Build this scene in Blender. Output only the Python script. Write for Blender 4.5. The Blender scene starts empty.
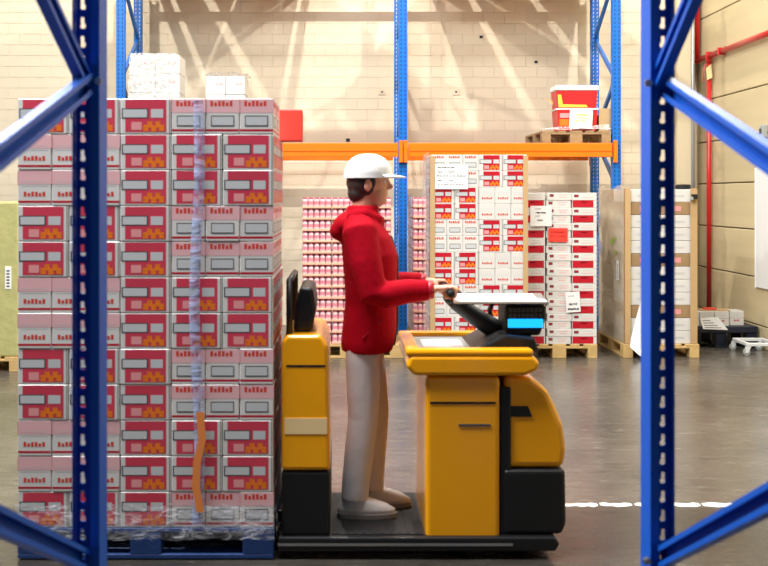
import bpy, bmesh, math, random
from mathutils import Vector, Matrix
random.seed(7)
R = math.radians
scene = bpy.context.scene
COL = scene.collection

# ------------------------------------------------------------------ camera, world, lights, exposure
FPX = 1100.0                      # focal length in pixels of a 768 wide frame
CAMZ = 1.70
cam_d = bpy.data.cameras.new('camera')
cam_d.sensor_width = 36.0
cam_d.lens = 36.0 * FPX / 768.0
cam_d.shift_x = (384 - 342) / 768.0
cam_d.shift_y = -(283 - 197) / 768.0
cam_d.clip_start = 0.05
cam_d.dof.use_dof = True
cam_d.dof.focus_distance = 11.6
cam_d.dof.aperture_fstop = 4.5
cam = bpy.data.objects.new('camera', cam_d)
cam.location = (0, 0, CAMZ)
cam.rotation_euler = (R(90), 0, 0)
COL.objects.link(cam)
scene.camera = cam

world = bpy.data.worlds.new('warehouse_air')
scene.world = world
world.use_nodes = True
wbg = world.node_tree.nodes['Background']
wbg.inputs[0].default_value = (0.93, 0.96, 1.0, 1)
wbg.inputs[1].default_value = 0.05

def area_light(name, loc, rot, sx, sy, power, col=(1, 0.97, 0.92)):
    l = bpy.data.lights.new(name, 'AREA')
    l.shape = 'RECTANGLE'; l.size = sx; l.size_y = sy; l.energy = power; l.color = col
    o = bpy.data.objects.new(name, l); o.location = loc; o.rotation_euler = rot
    COL.objects.link(o); return o

def point_light(name, loc, power, radius, col=(1, 0.95, 0.86)):
    l = bpy.data.lights.new(name, 'POINT')
    l.energy = power; l.shadow_soft_size = radius; l.color = col
    o = bpy.data.objects.new(name, l); o.location = loc
    COL.objects.link(o); return o

# row of high-bay lamps over the storage aisle, and unseen area lights overhead
for lx in (-3.56, 0.0, 3.6):
    point_light('high_bay_lamp', (lx, 10.2, 7.6), 630, 0.08)
area_light('overhead_area_light', (-2.4, 4.3, 6.4), (0, R(-16), 0), 5.0, 1.6, 690, (0.97, 0.98, 1.0))
area_light('overhead_area_light', (1.0, 7.4, 7.2), (R(10), 0, 0), 9.0, 1.0, 310, (1, 0.98, 0.95))  # unseen fill added to light the pallets and floor

scene.view_settings.view_transform = 'Standard'
scene.view_settings.look = 'None'
scene.view_settings.gamma = 1.0
scene.view_settings.use_curve_mapping = False
scene.view_settings.exposure = 0.58

# ------------------------------------------------------------------ helpers
def lin(r, g, b):
    f = lambda c: (c / 255 / 12.92) if c / 255 <= 0.04045 else ((c / 255 + 0.055) / 1.055) ** 2.4
    return (f(r), f(g), f(b), 1)

def P(u, v, d):
    """point of the place seen at photo position (u, v), d metres in front of the camera"""
    return Vector(((u - 342) / FPX * d, d, CAMZ - (v - 197) / FPX * d))

MATS = {}
def mat(name, rgb, rough=0.5, metal=0.0, var=0.0, scale=8.0, bump=0.0, bscale=60.0, coat=0.0,
        emit=None, estr=0.0, rnd=0.0, stretch=None, spec=0.5):
    m = bpy.data.materials.new(name); m.use_nodes = True
    nt = m.node_tree; b = nt.nodes['Principled BSDF']
    b.inputs['Base Color'].default_value = lin(*rgb)
    b.inputs['Roughness'].default_value = rough
    b.inputs['Metallic'].default_value = metal
    b.inputs['Specular IOR Level'].default_value = spec
    b.inputs['Coat Weight'].default_value = coat
    b.inputs['Coat Roughness'].default_value = 0.12
    tc = nt.nodes.new('ShaderNodeTexCoord')
    mp = nt.nodes.new('ShaderNodeMapping')
    nt.links.new(tc.outputs['Object'], mp.inputs[0])
    if stretch: mp.inputs['Scale'].default_value = stretch
    if var > 0 or rnd > 0:
        c = lin(*rgb)
        base = nt.nodes.new('ShaderNodeRGB'); base.outputs[0].default_value = c
        hsv = nt.nodes.new('ShaderNodeHueSaturation')
        nt.links.new(base.outputs[0], hsv.inputs['Color'])
        n = nt.nodes.new('ShaderNodeTexNoise'); n.inputs['Scale'].default_value = scale
        n.inputs['Detail'].default_value = 6
        nt.links.new(mp.outputs[0], n.inputs['Vector'])
        ma = nt.nodes.new('ShaderNodeMath'); ma.operation = 'MULTIPLY_ADD'
        ma.inputs[1].default_value = 2 * var; ma.inputs[2].default_value = 1 - var
        nt.links.new(n.outputs['Fac'], ma.inputs[0])
        out = ma.outputs[0]
        if rnd > 0:
            oi = nt.nodes.new('ShaderNodeObjectInfo')
            mr = nt.nodes.new('ShaderNodeMath'); mr.operation = 'MULTIPLY_ADD'
            mr.inputs[1].default_value = 2 * rnd; mr.inputs[2].default_value = -rnd
            nt.links.new(oi.outputs['Random'], mr.inputs[0])
            ad = nt.nodes.new('ShaderNodeMath'); ad.operation = 'ADD'
            nt.links.new(out, ad.inputs[0]); nt.links.new(mr.outputs[0], ad.inputs[1]); out = ad.outputs[0]
        nt.links.new(out, hsv.inputs['Value'])
        nt.links.new(hsv.outputs[0], b.inputs['Base Color'])
    if bump > 0:
        n2 = nt.nodes.new('ShaderNodeTexNoise'); n2.inputs['Scale'].default_value = bscale; n2.inputs['Detail'].default_value = 4
        nt.links.new(mp.outputs[0], n2.inputs['Vector'])
        bp = nt.nodes.new('ShaderNodeBump'); bp.inputs['Strength'].default_value = bump; bp.inputs['Distance'].default_value = 0.01
        nt.links.new(n2.outputs['Fac'], bp.inputs['Height'])
        nt.links.new(bp.outputs[0], b.inputs['Normal'])
    if emit:
        b.inputs['Emission Color'].default_value = lin(*emit)
        b.inputs['Emission Strength'].default_value = estr
    MATS[name] = m
    return m

def film_mat(name, tint=(240, 240, 245), opac=0.22, bscale=14, lo=0.42, hi=0.62):
    """clear stretch film: see-through with milky folds and gloss"""
    m = bpy.data.materials.new(name); m.use_nodes = True
    nt = m.node_tree; nt.nodes.clear()
    out = nt.nodes.new('ShaderNodeOutputMaterial')
    tr = nt.nodes.new('ShaderNodeBsdfTransparent'); tr.inputs[0].default_value = (0.97, 0.97, 0.98, 1)
    pb = nt.nodes.new('ShaderNodeBsdfPrincipled')
    pb.inputs['Base Color'].default_value = lin(*tint); pb.inputs['Roughness'].default_value = 0.15
    mx = nt.nodes.new('ShaderNodeMixShader')
    tc = nt.nodes.new('ShaderNodeTexCoord')
    mp = nt.nodes.new('ShaderNodeMapping'); mp.inputs['Scale'].default_value = (1.0, 1.0, 2.2); mp.inputs['Rotation'].default_value = (0.3, 0.4, 0.2)
    nt.links.new(tc.outputs['Object'], mp.inputs[0])
    n = nt.nodes.new('ShaderNodeTexNoise'); n.inputs['Scale'].default_value = bscale; n.inputs['Detail'].default_value = 5; n.inputs['Distortion'].default_value = 1.2
    nt.links.new(mp.outputs[0], n.inputs['Vector'])
    mr = nt.nodes.new('ShaderNodeMapRange')
    mr.inputs['From Min'].default_value = lo; mr.inputs['From Max'].default_value = hi
    mr.inputs['To Min'].default_value = opac * 0.35; mr.inputs['To Max'].default_value = min(0.95, opac * 1.8)
    nt.links.new(n.outputs['Fac'], mr.inputs['Value'])
    bp = nt.nodes.new('ShaderNodeBump'); bp.inputs['Strength'].default_value = 0.8; bp.inputs['Distance'].default_value = 0.02
    nt.links.new(n.outputs['Fac'], bp.inputs['Height']); nt.links.new(bp.outputs[0], pb.inputs['Normal'])
    nt.links.new(mr.outputs[0], mx.inputs[0]); nt.links.new(tr.outputs[0], mx.inputs[1]); nt.links.new(pb.outputs[0], mx.inputs[2])
    nt.links.new(mx.outputs[0], out.inputs[0])
    MATS[name] = m
    return m

class MB:
    """collects faces with material names, builds ONE mesh"""
    def __init__(self):
        self.bm = bmesh.new(); self.mats = []; self.smooth = False
    def mi(self, m):
        if m not in self.mats: self.mats.append(m)
        return self.mats.index(m)
    def face(self, pts, m):
        vs = [self.bm.verts.new(p) for p in pts]
        f = self.bm.faces.new(vs); f.material_index = self.mi(m); return f
    def box(self, x0, x1, y0, y1, z0, z1, m, bev=0.0, rot=None, seg=1):
        b = bmesh.new()
        r = bmesh.ops.create_cube(b, size=1)
        for v in b.verts:
            v.co = Vector(((x0 + x1) / 2 + v.co.x * (x1 - x0), (y0 + y1) / 2 + v.co.y * (y1 - y0), (z0 + z1) / 2 + v.co.z * (z1 - z0)))
        if bev: bmesh.ops.bevel(b, geom=list(b.edges), offset=bev, segments=seg, profile=0.5, affect='EDGES')
        self.merge(b, m, rot); return self
    def merge(self, b, m, mtx=None):
        i = self.mi(m); mp = {}
        for v in b.verts: mp[v] = self.bm.verts.new(mtx @ v.co if mtx else v.co)
        for f in b.faces:
            try:
                nf = self.bm.faces.new([mp[v] for v in f.verts]); nf.material_index = i
            except ValueError: pass
        b.free()
    def prism(self, prof, y0, y1, m, bev=0.0, seg=2, mtx=None):
        """profile in XZ, extruded along Y"""
        b = bmesh.new()
        a = [b.verts.new((x, y0, z)) for x, z in prof]; c = [b.verts.new((x, y1, z)) for x, z in prof]
        n = len(prof)
        b.faces.new(a); b.faces.new(list(reversed(c)))
        for i in range(n):
            b.faces.new([a[i], c[i], c[(i + 1) % n], a[(i + 1) % n]])
        bmesh.ops.recalc_face_normals(b, faces=b.faces)
        if bev: bmesh.ops.bevel(b, geom=list(b.edges), offset=bev, segments=seg, profile=0.5, affect='EDGES')
        self.merge(b, m, mtx); return self
    def tube(self, pts, rad, m, n=10, cap=True, flat=1.0):
        pts = [Vector(p) for p in pts]
        rads = rad if isinstance(rad, (list, tuple)) else [rad] * len(pts)
        b = bmesh.new(); rings = []
        up = None
        for i, p in enumerate(pts):
            t = (pts[min(i + 1, len(pts) - 1)] - pts[max(i - 1, 0)]).normalized()
            if up is None:
                up = Vector((0, 1, 0)) if abs(t.y) < 0.9 else Vector((1, 0, 0))
            s = t.cross(up).normalized(); w = s.cross(t).normalized(); up = w
            rings.append([b.verts.new(p + (s * math.cos(2 * math.pi * k / n) + w * flat * math.sin(2 * math.pi * k / n)) * rads[i]) for k in range(n)])
        for i in range(len(rings) - 1):
            for k in range(n):
                b.faces.new([rings[i][k], rings[i][(k + 1) % n], rings[i + 1][(k + 1) % n], rings[i + 1][k]])
        if cap:
            b.faces.new(list(reversed(rings[0]))); b.faces.new(rings[-1])
        bmesh.ops.recalc_face_normals(b, faces=b.faces)
        self.merge(b, m); return self
    def loft(self, rings, m, n=20, cap=True):
        """rings: (cx, cy, cz, rx, ry) horizontal ellipses, bottom to top"""
        b = bmesh.new(); rr = []
        for cx, cy, cz, rx, ry in rings:
            rr.append([b.verts.new((cx + rx * math.cos(2 * math.pi * k / n), cy + ry * math.sin(2 * math.pi * k / n), cz)) for k in range(n)])
        for i in range(len(rr) - 1):
            for k in range(n):
                b.faces.new([rr[i][k], rr[i][(k + 1) % n], rr[i + 1][(k + 1) % n], rr[i + 1][k]])
        if cap:
            b.faces.new(list(reversed(rr[0]))); b.faces.new(rr[-1])
        self.merge(b, m); return self
    def ellipsoid(self, c, r, m, rot=None, u=20, v=12):
        b = bmesh.new(); bmesh.ops.create_uvsphere(b, u_segments=u, v_segments=v, radius=1)
        M = Matrix.Translation(c) @ (rot.to_4x4() if rot else Matrix()) @ Matrix.Diagonal((r[0], r[1], r[2], 1))
        self.merge(b, m, M); return self
    def mesh(self, name):
        me = bpy.data.meshes.new(name)
        self.bm.normal_update()
        self.bm.to_mesh(me); self.bm.free()
        for m in self.mats: me.materials.append(MATS[m])
        if self.smooth:
            for p in me.polygons: p.use_smooth = True
        return me
    def build(self, name, parent=None, smooth=False):
        self.smooth = smooth
        return link(name, self.mesh(name), parent)

def link(name, me, parent=None, loc=None, rz=0.0):
    o = bpy.data.objects.new(name, me); COL.objects.link(o)
    if parent: o.parent = parent
    if loc is not None: o.location = loc
    if rz: o.rotation_euler = (0, 0, rz)
    return o

def tag(o, label=None, cat=None, group=None, kind=None):
    if label: o['label'] = label
    if cat: o['category'] = cat
    if group: o['group'] = group
    if kind: o['kind'] = kind
    return o

def thing(name, label, cat, loc=(0, 0, 0), rz=0.0, group=None):
    o = bpy.data.objects.new(name, None); COL.objects.link(o)
    o.empty_display_size = 0.1
    o.location = loc; o.rotation_euler = (0, 0, rz)
    return tag(o, label, cat, group)

def bar(mb, a, b, w, h, m, side=Vector((1, 0, 0))):
    """rectangular bar from a to b, w along side, h across"""
    a = Vector(a); b = Vector(b); t = (b - a).normalized()
    s = (side - t * side.dot(t)).normalized(); u = t.cross(s)
    c = [a + s * w / 2 * i + u * h / 2 * j for i, j in ((-1, -1), (1, -1), (1, 1), (-1, 1))]
    e = [p + (b - a) for p in c]
    mb.face(c[::-1], m); mb.face(e, m)
    for i in range(4): mb.face([c[i], c[(i + 1) % 4], e[(i + 1) % 4], e[i]], m)

def remeshed(name, mb, voxel, smooth_it, parent, matname):
    """fuse overlapping volumes into one continuous skin"""
    me0 = mb.mesh(name + '_src')
    o = bpy.data.objects.new(name, me0); COL.objects.link(o)
    md = o.modifiers.new('r', 'REMESH'); md.mode = 'VOXEL'; md.voxel_size = voxel
    ms = o.modifiers.new('s', 'SMOOTH'); ms.iterations = smooth_it; ms.factor = 0.5
    dg = bpy.context.evaluated_depsgraph_get()
    me = bpy.data.meshes.new_from_object(o.evaluated_get(dg))
    o.modifiers.clear(); o.data = me
    me.materials.clear(); me.materials.append(MATS[matname])
    for p in me.polygons: p.use_smooth = True; p.material_index = 0
    if parent: o.parent = parent
    return o

# ------------------------------------------------------------------ materials
mat('paint_wall', (236, 223, 198), 0.75, var=0.05, scale=1.4, bump=0.25, bscale=90, rnd=0.015)
mat('mortar', (230, 216, 190), 0.9)
mat('plank_concrete', (206, 190, 150), 0.8, var=0.16, scale=2.2, bump=0.3, bscale=50, rnd=0.05, stretch=(1, 0.35, 3.0))
mat('column_concrete', (214, 200, 168), 0.8, var=0.06, scale=3, bump=0.2)
mat('rack_blue', (0, 106, 200), 0.35, var=0.06, scale=3)
mat('front_blue', (0, 84, 186), 0.48, var=0.08, scale=5, spec=0.35)
mat('beam_orange', (250, 118, 0), 0.35, var=0.05, scale=3, coat=0.2)
mat('slot_dark', (20, 30, 50), 0.6)
mat('slot_light', (190, 190, 180), 0.6)
mat('zinc', (200, 200, 196), 0.3, metal=0.9)
mat('carton_white', (216, 213, 208), 0.45, var=0.03, scale=4, rnd=0.03)
mat('carton_top', (205, 190, 160), 0.7)
mat('print_red', (186, 14, 38), 0.38, rnd=0.05, var=0.04)
mat('print_orange', (232, 120, 30), 0.4, var=0.35, scale=70)
mat('print_grey', (196, 198, 198), 0.5, var=0.12, scale=200)
mat('print_dark', (70, 66, 70), 0.5)
mat('print_pink', (226, 150, 150), 0.5)
mat('print_blush', (228, 178, 180), 0.45)
mat('print_red_hazed', (204, 62, 82), 0.38, rnd=0.06, var=0.05)  # red print paled; haze of the milky wrap put into its colour
mat('print_text', (205, 62, 46), 0.5)
mat('seam', (92, 86, 80), 0.7)
mat('kraft', (190, 158, 112), 0.75, var=0.10, scale=6, rnd=0.05)
mat('kraft_dark', (158, 128, 90), 0.75, var=0.12, scale=5)
mat('paper', (238, 238, 236), 0.6)
mat('paper_red', (226, 62, 48), 0.55)
mat('ink_black', (52, 52, 58), 0.6)
mat('ink_yellow', (232, 206, 70), 0.6)
mat('wood', (206, 172, 112), 0.7, var=0.22, scale=3, stretch=(6, 1, 6), bump=0.2, rnd=0.10)
mat('wood_old', (156, 128, 92), 0.8, var=0.22, scale=3, stretch=(6, 1, 6), bump=0.2, rnd=0.12)
mat('wood_blue', (26, 62, 122), 0.65, var=0.18, scale=4, bump=0.2, rnd=0.08)
mat('cup_pink', (240, 200, 204), 0.2, var=0.18, scale=26, coat=0.5, rnd=0.05)
mat('cup_lid', (196, 100, 116), 0.3)
mat('cup_label', (220, 140, 154), 0.3, var=0.3, scale=40)
mat('tray_card', (232, 176, 148), 0.6, rnd=0.05)
mat('truck_yellow', (246, 166, 0), 0.26, var=0.03, scale=3, coat=0.4)
mat('truck_black', (13, 14, 16), 0.45, bump=0.1, bscale=200)
mat('truck_grey', (70, 72, 76), 0.5)
mat('rubber', (14, 14, 15), 0.75)
mat('fork_steel', (46, 50, 58), 0.30, metal=0.7)
mat('screen_blue', (8, 60, 200), 0.3, emit=(20, 150, 255), estr=1.5)
mat('jacket_red', (172, 0, 26), 0.85, var=0.10, scale=9, bump=0.5, bscale=14, spec=0.12)
mat('trouser_grey', (218, 213, 212), 0.8, var=0.06, scale=8, bump=0.4, bscale=12)
mat('skin', (222, 160, 132), 0.5, var=0.04, scale=12)
mat('hair_dark', (52, 40, 36), 0.6, var=0.2, scale=60)
mat('cap_white', (238, 236, 232), 0.7, bump=0.2, bscale=40)
mat('shoe_white', (222, 220, 216), 0.5)
mat('shoe_sole', (150, 148, 144), 0.6)
mat('eye_white', (235, 232, 228), 0.2)
mat('pipe_red', (196, 26, 26), 0.35, coat=0.3)
mat('pipe_grey', (170, 172, 170), 0.35, metal=0.4)
mat('tag_yellow', (236, 206, 150), 0.5)
mat('board_white', (238, 240, 240), 0.35)
mat('box_grey', (160, 164, 162), 0.4)
mat('plastic_navy', (16, 24, 46), 0.4)
mat('dolly_white', (226, 228, 226), 0.4)
mat('tray_red', (206, 30, 36), 0.35, var=0.04)
mat('line_white', (226, 226, 220), 0.55, var=0.15, scale=30)
mat('green_wrap', (184, 180, 120), 0.35, var=0.16, scale=7, bump=0.6, bscale=12)
mat('print_green', (150, 178, 60), 0.5)
mat('tape_blue', (150, 168, 222), 0.25)
mat('tape_orange', (236, 140, 70), 0.35)
film_mat('film_clear', opac=0.22)
film_mat('film_milky', (238, 236, 236), opac=0.45, bscale=20)
film_mat('film_brown', (222, 206, 180), opac=0.55, bscale=1.0, lo=0.2, hi=0.8)
film_mat('film_blue', (176, 190, 232), opac=0.5, bscale=6, lo=0.3, hi=0.7)

# floor: dark polished concrete, lane in front of the line a little darker
def floor_mat():
    m = bpy.data.materials.new('polished_concrete'); m.use_nodes = True
    nt = m.node_tree; b = nt.nodes['Principled BSDF']
    tc = nt.nodes.new('ShaderNodeTexCoord')
    n1 = nt.nodes.new('ShaderNodeTexNoise'); n1.inputs['Scale'].default_value = 0.9; n1.inputs['Detail'].default_value = 8; n1.inputs['Roughness'].default_value = 0.65
    n2 = nt.nodes.new('ShaderNodeTexNoise'); n2.inputs['Scale'].default_value = 30; n2.inputs['Detail'].default_value = 6
    mp = nt.nodes.new('ShaderNodeMapping'); mp.inputs['Scale'].default_value = (1.0, 5.0, 1); mp.inputs['Rotation'].default_value = (0, 0, 0.5)
    n3 = nt.nodes.new('ShaderNodeTexNoise'); n3.inputs['Scale'].default_value = 3.0; n3.inputs['Detail'].default_value = 10; n3.inputs['Roughness'].default_value = 0.8
    for n in (n1, n2): nt.links.new(tc.outputs['Object'], n.inputs['Vector'])
    nt.links.new(tc.outputs['Object'], mp.inputs[0]); nt.links.new(mp.outputs[0], n3.inputs['Vector'])
    mx = nt.nodes.new('ShaderNodeMix'); mx.data_type = 'RGBA'
    mx.inputs['A'].default_value = lin(58, 54, 49); mx.inputs['B'].default_value = lin(110, 103, 93)
    ad = nt.nodes.new('ShaderNodeMath'); ad.operation = 'ADD'
    nt.links.new(n1.outputs['Fac'], ad.inputs[0]); nt.links.new(n3.outputs['Fac'], ad.inputs[1])
    mr = nt.nodes.new('ShaderNodeMapRange'); mr.inputs['From Min'].default_value = 0.72; mr.inputs['From Max'].default_value = 1.32
    nt.links.new(ad.outputs[0], mr.inputs['Value']); nt.links.new(mr.outputs[0], mx.inputs['Factor'])
    # fine pale scratches
    mp2 = nt.nodes.new('ShaderNodeMapping'); mp2.inputs['Scale'].default_value = (1.2, 9, 1); mp2.inputs['Rotation'].default_value = (0, 0, -0.35)
    nt.links.new(tc.outputs['Object'], mp2.inputs[0])
    n4 = nt.nodes.new('ShaderNodeTexNoise'); n4.inputs['Scale'].default_value = 4.5; n4.inputs['Detail'].default_value = 3
    nt.links.new(mp2.outputs[0], n4.inputs['Vector'])
    mr4 = nt.nodes.new('ShaderNodeMapRange'); mr4.inputs['From Min'].default_value = 0.66; mr4.inputs['From Max'].default_value = 0.74
    mr4.inputs['To Max'].default_value = 0.5
    nt.links.new(n4.outputs['Fac'], mr4.inputs['Value'])
    mx4 = nt.nodes.new('ShaderNodeMix'); mx4.data_type = 'RGBA'; mx4.inputs['B'].default_value = lin(190, 184, 170)
    nt.links.new(mr4.outputs[0], mx4.inputs['Factor']); nt.links.new(mx.outputs['Result'], mx4.inputs['A'])
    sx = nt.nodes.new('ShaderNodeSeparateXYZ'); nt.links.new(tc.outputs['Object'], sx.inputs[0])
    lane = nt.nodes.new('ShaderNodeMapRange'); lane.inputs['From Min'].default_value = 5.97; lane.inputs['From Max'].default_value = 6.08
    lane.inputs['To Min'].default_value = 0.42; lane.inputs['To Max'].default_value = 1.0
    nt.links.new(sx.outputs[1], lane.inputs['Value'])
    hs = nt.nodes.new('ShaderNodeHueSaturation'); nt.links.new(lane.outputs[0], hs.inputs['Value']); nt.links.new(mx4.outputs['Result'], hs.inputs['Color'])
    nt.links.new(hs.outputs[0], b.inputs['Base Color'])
    rr = nt.nodes.new('ShaderNodeMapRange'); rr.inputs['From Min'].default_value = 0.3; rr.inputs['From Max'].default_value = 0.7
    rr.inputs['To Min'].default_value = 0.14; rr.inputs['To Max'].default_value = 0.34
    nt.links.new(n3.outputs['Fac'], rr.inputs['Value']); nt.links.new(rr.outputs[0], b.inputs['Roughness'])
    bp = nt.nodes.new('ShaderNodeBump'); bp.inputs['Strength'].default_value = 0.06; bp.inputs['Distance'].default_value = 0.01
    nt.links.new(n2.outputs['Fac'], bp.inputs['Height']); nt.links.new(bp.outputs[0], b.inputs['Normal'])
    b.inputs['Specular IOR Level'].default_value = 0.42
    MATS['polished_concrete'] = m
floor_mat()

# ------------------------------------------------------------------ the setting
WALL_Y = 14.6
WALL_X = 4.71
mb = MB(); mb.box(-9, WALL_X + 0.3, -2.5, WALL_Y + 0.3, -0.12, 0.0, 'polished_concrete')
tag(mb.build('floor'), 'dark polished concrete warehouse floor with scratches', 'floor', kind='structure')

# worn white lane line
root = bpy.data.objects.new('trim_1', None); COL.objects.link(root); root.location = (0, 6.07, 0)
tag(root, 'worn broken white lane line painted on the concrete floor', 'floor line', kind='structure')
def worn(x0, x1):
    m = MB(); n = max(6, int((x1 - x0) / 0.03)); top = []; bot = []
    for i in range(n + 1):
        x = x0 + (x1 - x0) * i / n
        e = min(1, i * 0.5 + 0.6, (n - i) * 0.5 + 0.6)
        top.append((x, (0.042 + random.uniform(-0.020, 0.010)) * e, 0.0022)); bot.append((x, -(0.042 + random.uniform(-0.020, 0.010)) * e, 0.0022))
    for i in range(n): m.face([bot[i], bot[i + 1], top[i + 1], top[i]], 'line_white')
    return m.build('paint_dash', root)
for a, b in ((1.13, 1.41), (1.425, 1.60), (1.615, 1.79), (1.805, 1.975), (1.99, 2.19), (2.30, 3.0)): worn(a, b)

# back wall of painted bricks
wb = MB(); wb.box(-9, WALL_X + 0.3, WALL_Y + 0.000, WALL_Y + 0.3, 0, 5.6, 'mortar')
wall_back = tag(wb.build('wall_back'), 'cream painted brick rear wall behind the racking', 'wall', kind='structure')
BL, BH = 0.28, 0.143
brick_me = None
def brick_mesh(l):
    m = MB(); m.box(-l / 2 + 0.0015, l / 2 - 0.0015, 0, 0.02, 0.0015, BH - 0.0015, 'paint_wall', bev=0.0025); return m.mesh('brick')
brick_full = brick_mesh(BL)
rest = MB(); cnt = 0
rows = int(5.6 / BH)
for r in range(rows):
    off = (r % 2) * BL / 2
    x = -8.9 + off
    while x + BL / 2 < WALL_X:
        z = r * BH
        u = 342 + x / WALL_Y * FPX; v = 197 - (z + BH / 2 - CAMZ) / WALL_Y * FPX
        if -2 < v < 142 and 155 < u < 612 and cnt < 300:
            link('brick', brick_full, wall_back, (x, WALL_Y - 0.006, z)); cnt += 1
        else:
            rest.box(x - BL / 2 + 0.0025, x + BL / 2 - 0.0025, WALL_Y - 0.006, WALL_Y + 0.013, z + 0.0025, z + BH - 0.0025, 'paint_wall')
        x += BL
tag(rest.build('brick', wall_back), kind='stuff')
# old fixings in the wall
for (u, v, s, mm) in ((382, 92, 0.045, 'mortar'), (456, 92, 0.05, 'mortar'), (481, 37, 0.02, 'slot_dark'), (348, 140, 0.025, 'slot_dark'), (536, 62, 0.02, 'slot_dark')):
    p = P(u, v, WALL_Y - 0.01)
    m = MB()
    m.box(-s, s, -0.012, 0.0, -s * 0.8, s * 0.8, mm, bev=0.003); 
    m.box(-s * 0.25, s * 0.25, -0.018, -0.012, -s * 0.2, s * 0.2, 'slot_dark')
    o = m.build('wall_patch', wall_back); o.location = p

# right wall of concrete planks
wr = MB(); wr.box(WALL_X + 0.03, WALL_X + 0.3, -2, WALL_Y + 0.0, 0, 5.6, 'seam')
wall_right = tag(wr.build('wall_right'), 'beige concrete plank side wall with dark joints', 'wall', kind='structure')
pm = MB(); pm.box(0, 0.04, -2, WALL_Y - 0.012, 0.007, 0.533, 'plank_concrete', bev=0.006); plank_me = pm.mesh('plank')
z = 0.25 - 0.54
for k in range(11):
    zz = z + 0.54 * k
    if zz < 0:
        m = MB(); m.box(0, 0.04, -2, WALL_Y - 0.012, 0.0, 0.243, 'plank_concrete', bev=0.006); link('plank', m.mesh('plank'), wall_right, (WALL_X, 0, 0))
    elif zz < 5.2:
        link('plank', plank_me, wall_right, (WALL_X, 0, zz))
# corner column
m = MB(); m.box(4.37, 4.60, WALL_Y - 0.27, WALL_Y - 0.008, 0, 5.6, 'column_concrete', bev=0.012)
tag(m.build('column'), 'beige concrete column in the corner behind the wrapped pallet', 'column', kind='structure')

# ------------------------------------------------------------------ storage rack along the back wall
RY0, RY1 = 12.95, 14.05       # front and rear upright faces
def back_upright(parent, y, front):
    m = MB(); w = 0.10
    m.box(-w / 2, w / 2, y, y + 0.012, 0, 4.66, 'rack_blue', bev=0.003)
    m.box(-w / 2, -w / 2 + 0.012, y + 0.006, y + 0.085, 0, 4.66, 'rack_blue')
    m.box(w / 2 - 0.012, w / 2, y + 0.006, y + 0.085, 0, 4.66, 'rack_blue')
    o = m.build('upright', parent)
    s = MB(); z = 0.2; k = 0
    while z < 4.6:
        for sx in (-0.024, 0.024):
            x = sx
            s.face([(x - 0.007, y - 0.0012, z - 0.012), (x + 0.005, y - 0.0012, z - 0.012), (x + 0.009, y - 0.0012, z + 0.014), (x - 0.001, y - 0.0012, z + 0.014)], 'slot_dark' if front else 'slot_light')
        z += 0.05
    s2 = tag(s.build('slots', o), kind='stuff')
    b = MB(); b.box(-0.075, 0.075, y - 0.02, y + 0.11, 0.0, 0.010, 'rack_blue', bev=0.003); b.build('foot_plate', parent)
    return o
def back_frame(x, label):
    t = thing('rack_frame', label, 'rack frame', (x, 0, 0), group='frames of the rear pallet rack')
    back_upright(t, RY0, True); back_upright(t, RY1, False)
    nodes = [(RY0 + 0.07, 0.62), (RY1 + 0.03, 1.24)]
    zz = 0.62; side = 0
    while zz < 4.2:
        a = (0, RY0 + 0.06 if side == 0 else RY1 + 0.03, zz); b = (0, RY1 + 0.03 if side == 0 else RY0 + 0.06, zz + 0.62)
        m = MB(); bar(m, a, b, 0.035, 0.05, 'rack_blue'); m.build('brace', t)
        zz += 0.62; side = 1 - side
    return t
XL, XM, XR = -2.61, 0.718, 3.235
back_frame(XL, 'blue rack frame beside the white wrapped boxes on the beam')
back_frame(XM, 'blue rack frame joining the two orange beams, behind the worker')
back_frame(XR, 'blue rack frame beside the red crates on the beam')
def beam(x0, x1, z, y, label, hb=0.165):
    t = thing('rack_beam', label, 'rack beam', (x0, y, z), group='orange rack beams')
    m = MB(); L = x1 - x0
    m.box(0.012, L - 0.012, -0.045, 0.0, -hb, 0, 'beam_orange', bev=0.006, seg=2)
    m.box(0.02, L - 0.02, -0.053, -0.045, -hb * 0.6, -0.012, 'beam_orange', bev=0.003)
    m.build('rail', t)
    for xe in (0.0, L):
        s = 1 if xe == 0 else -1
        e = MB(); e.box(min(xe, xe - s * 0.045), max(xe, xe - s * 0.045), -0.06, -0.052 + 0.042, -0.23, 0.03, 'beam_orange', bev=0.003)
        e.build('end_plate', t)
    return t
BZ = 2.335
beam(XL + 0.05, XM - 0.05, BZ, RY0 - 0.004, 'orange rack beam carrying the white wrapped boxes')
beam(XM + 0.05, XR - 0.05, BZ, RY0 - 0.004, 'orange rack beam carrying the old pallet with red crates')
beam(XL + 0.05, XM - 0.05, BZ, RY1 + 0.150, 'rear orange beam under the white wrapped boxes')
beam(XM + 0.05, XR - 0.05, BZ, RY1 + 0.150, 'rear orange beam under the old pallet with red crates')
UZ = 4.47  # upper beam level, out of view, added to hold the streak boards
for i, (a, b) in enumerate(((XL, XM), (XM, XR))):
    w = ('wide', 'narrow')[i]
    beam(a + 0.05, b - 0.05, UZ, RY0 - 0.004, 'added upper front orange beam of the %s bay carrying streak boards' % w, 0.09)
    beam(a + 0.05, b - 0.05, UZ, RY1 + 0.150, 'added upper rear orange beam of the %s bay carrying streak boards' % w, 0.09)
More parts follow.
